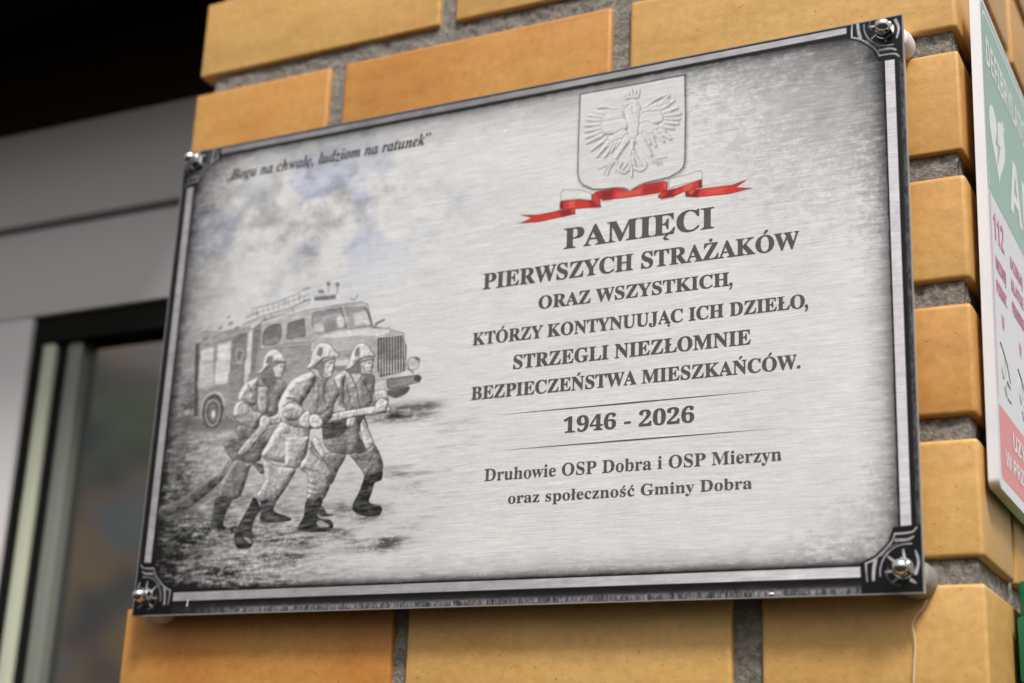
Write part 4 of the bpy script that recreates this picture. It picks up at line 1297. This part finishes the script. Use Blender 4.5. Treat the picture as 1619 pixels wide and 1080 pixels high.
sign_poly("green_panel", [[(4, 78), (246, 76)] + rrect(4, 246, 80, 222, 7)[:14]], M["sign_green"], 0.0001)
ring = []
def frame(a0, a1, b0, b1, r, wd):
    o_ = rrect(a0, a1, b0, b1, r); i_ = rrect(a0 + wd, a1 - wd, b0 + wd, b1 - wd, max(r - wd, 1))
    n = len(o_)
    return [[o_[k], o_[(k + 1) % n], i_[(k + 1) % n], i_[k]] for k in range(n)]
sign_poly("border_line", frame(7, 243, 84, 217, 9, 2.2)[0:14], M["sign_white"], 0.0002)
sign_poly("border_line", [[(7, 80), (9.2, 80), (9.2, 208), (7, 208)]], M["sign_white"], 0.0002)
pl = lambda off0: (lambda a, b, y: on_sign(a, b, off0 - (y if y > -0.0001 else 0)))
set_text("lettering", "DEFIBRYLATOR", 's', 16, 190, 176, 22, M["sign_white"], sign, pl(0.00025))
heart = []
for k in range(40):
    t = 2 * math.pi * k / 40
    hx = 16 * math.sin(t) ** 3; hy = 13 * math.cos(t) - 5 * math.cos(2 * t) - 2 * math.cos(3 * t) - math.cos(4 * t)
    heart.append((47 + hx * 1.85, 128 + hy * 1.9))
sign_poly("heart_symbol", [heart], M["sign_white"], 0.00025)
sign_poly("lightning_bolt", [[(50, 146), (38, 124), (47, 125), (41, 106), (58, 130), (49, 129)]], M["sign_green"], 0.0003)
sign_poly("cross_symbol", [[(69, 146), (73, 146), (73, 156), (69, 156)], [(64, 149), (69, 149), (69, 153), (64, 153)], [(73, 149), (78, 149), (78, 153), (73, 153)]], M["sign_white"], 0.00025)
set_text("lettering", "AED", 's', 90, 226, 95, 46, M["sign_white"], sign, pl(0.00025))
sign_poly("border_line", [[(7, -69), (8.4, -69), (8.4, 76), (7, 76)]], M["sign_pink"], 0.0002)
set_text("lettering", "112", 's', 17, 54, 47, 19, M["sign_pink"], sign, pl(0.00025))
set_text("lettering", "WEZWIJ", 's', 19, 56, 25, 9, M["sign_pink"], sign, pl(0.00025))
set_text("lettering", "POMOC", 's', 19, 56, 8, 9, M["sign_pink"], sign, pl(0.00025))
for j, s_ in enumerate(("UCISKAJ", "KLATKE", "PIERSIOWA")):
    set_text("lettering", s_, 's', 78, 126, 46 - 17 * j, 9, M["sign_pink"], sign, pl(0.00025))
for a0 in (38, 104):
    z0 = -3
    sign_poly("arrow", [[(a0 - 5, z0), (a0 - 2, z0), (a0 - 0.2, z0 - 8), (a0 - 2, z0 - 11)], [(a0 + 2, z0), (a0 + 5, z0), (a0 + 2, z0 - 11), (a0 + 0.2, z0 - 8)]], M["sign_pink"], 0.00025)
def pic(P_, r=0.0004):
    add_tube(bm, [on_sign(a, b, 0.0002) for a, b in P_], r, 5)
for a0 in (38, 104):
    bm = bmesh.new()
    pic([(a0 - 16, -26), (a0 - 4, -30), (a0 + 8, -36), (a0 + 18, -46)]); pic([(a0 - 12, -30), (a0 - 14, -44), (a0 - 8, -50), (a0, -44), (a0 - 2, -34)])
    pic([(a0 + 2, -48), (a0 + 16, -50), (a0 + 17, -60), (a0 + 4, -60), (a0 + 2, -48)]); pic([(a0 - 6, -54), (a0 + 0, -60)])
    bm_obj("first_aid_drawing", bm, M["sign_grey"], sign)
sign_poly("red_panel", [[(242, -72), (8, -72)] + rrect(8, 242, -121, -72, 6)[14:28]], M["sign_red"], 0.0001)
set_text("lettering", "UZYWAJ", 's', 55, 150, -92, 12, M["sign_white"], sign, pl(0.00025))
set_text("lettering", "W PRZYPADKU", 's', 24, 180, -110, 11, M["sign_white"], sign, pl(0.00025))
for a, b in ((70, 190), (200, 190), (70, -95), (200, -95)):
    bm = bmesh.new()
    add_box(bm, 0.3400, sx_at(b / 1000) - 0.0068, 0.032 + a / 1000 - 0.006, 0.032 + a / 1000 + 0.006, b / 1000 - 0.008, b / 1000 + 0.008)
    bm_obj("mounting_pad", bm, M["rubber"], sign)

# ------------------------------------------------------------------ green cabinet below the sign
cab = thing("green_cabinet", "green plastic cabinet fixed to the pillar side at the lower right edge", "cabinet", (0.40, 0.15, -0.45))
bm = bmesh.new(); add_box(bm, 0.3475, 0.42, 0.102, 0.40, -0.244, -0.2005, 0.003); bm_obj("lid", bm, M["cabinet"], cab)
bm = bmesh.new(); add_box(bm, 0.3490, 0.415, 0.108, 0.395, -0.2008, -0.176, 0.003); bm_obj("cover", bm, M["cabinet"], cab)
bm = bmesh.new(); add_box(bm, 0.3490, 0.415, 0.108, 0.395, -0.42, -0.2442, 0.003); bm_obj("body", bm, M["cabinet"], cab)
bm = bmesh.new(); add_box(bm, 0.3385, 0.3495, 0.15, 0.38, -0.40, -0.20); bm_obj("back_plate", bm, M["rubber"], cab)

# ------------------------------------------------------------------ loose pale thread hanging on the bricks
thr = [(0.3085, 0.0172, -0.2010), (0.3060, 0.0176, -0.2060), (0.3010, 0.0180, -0.2115), (0.2985, 0.0182, -0.2170), (0.2995, 0.0184, -0.2225), (0.2998, 0.0186, -0.2300), (0.2985, 0.0188, -0.2420), (0.2975, 0.0188, -0.2600)]
bm = bmesh.new(); pts = catmull(np.array(thr, np.float32), False, 6); add_tube(bm, [tuple(map(float, p)) for p in pts], 0.0005, 6)
t_ = bm_obj("thread", bm, M["thread"])
t_["label"] = "thin pale thread hanging on the bricks below the lower right spacer"
t_["category"] = "thread"
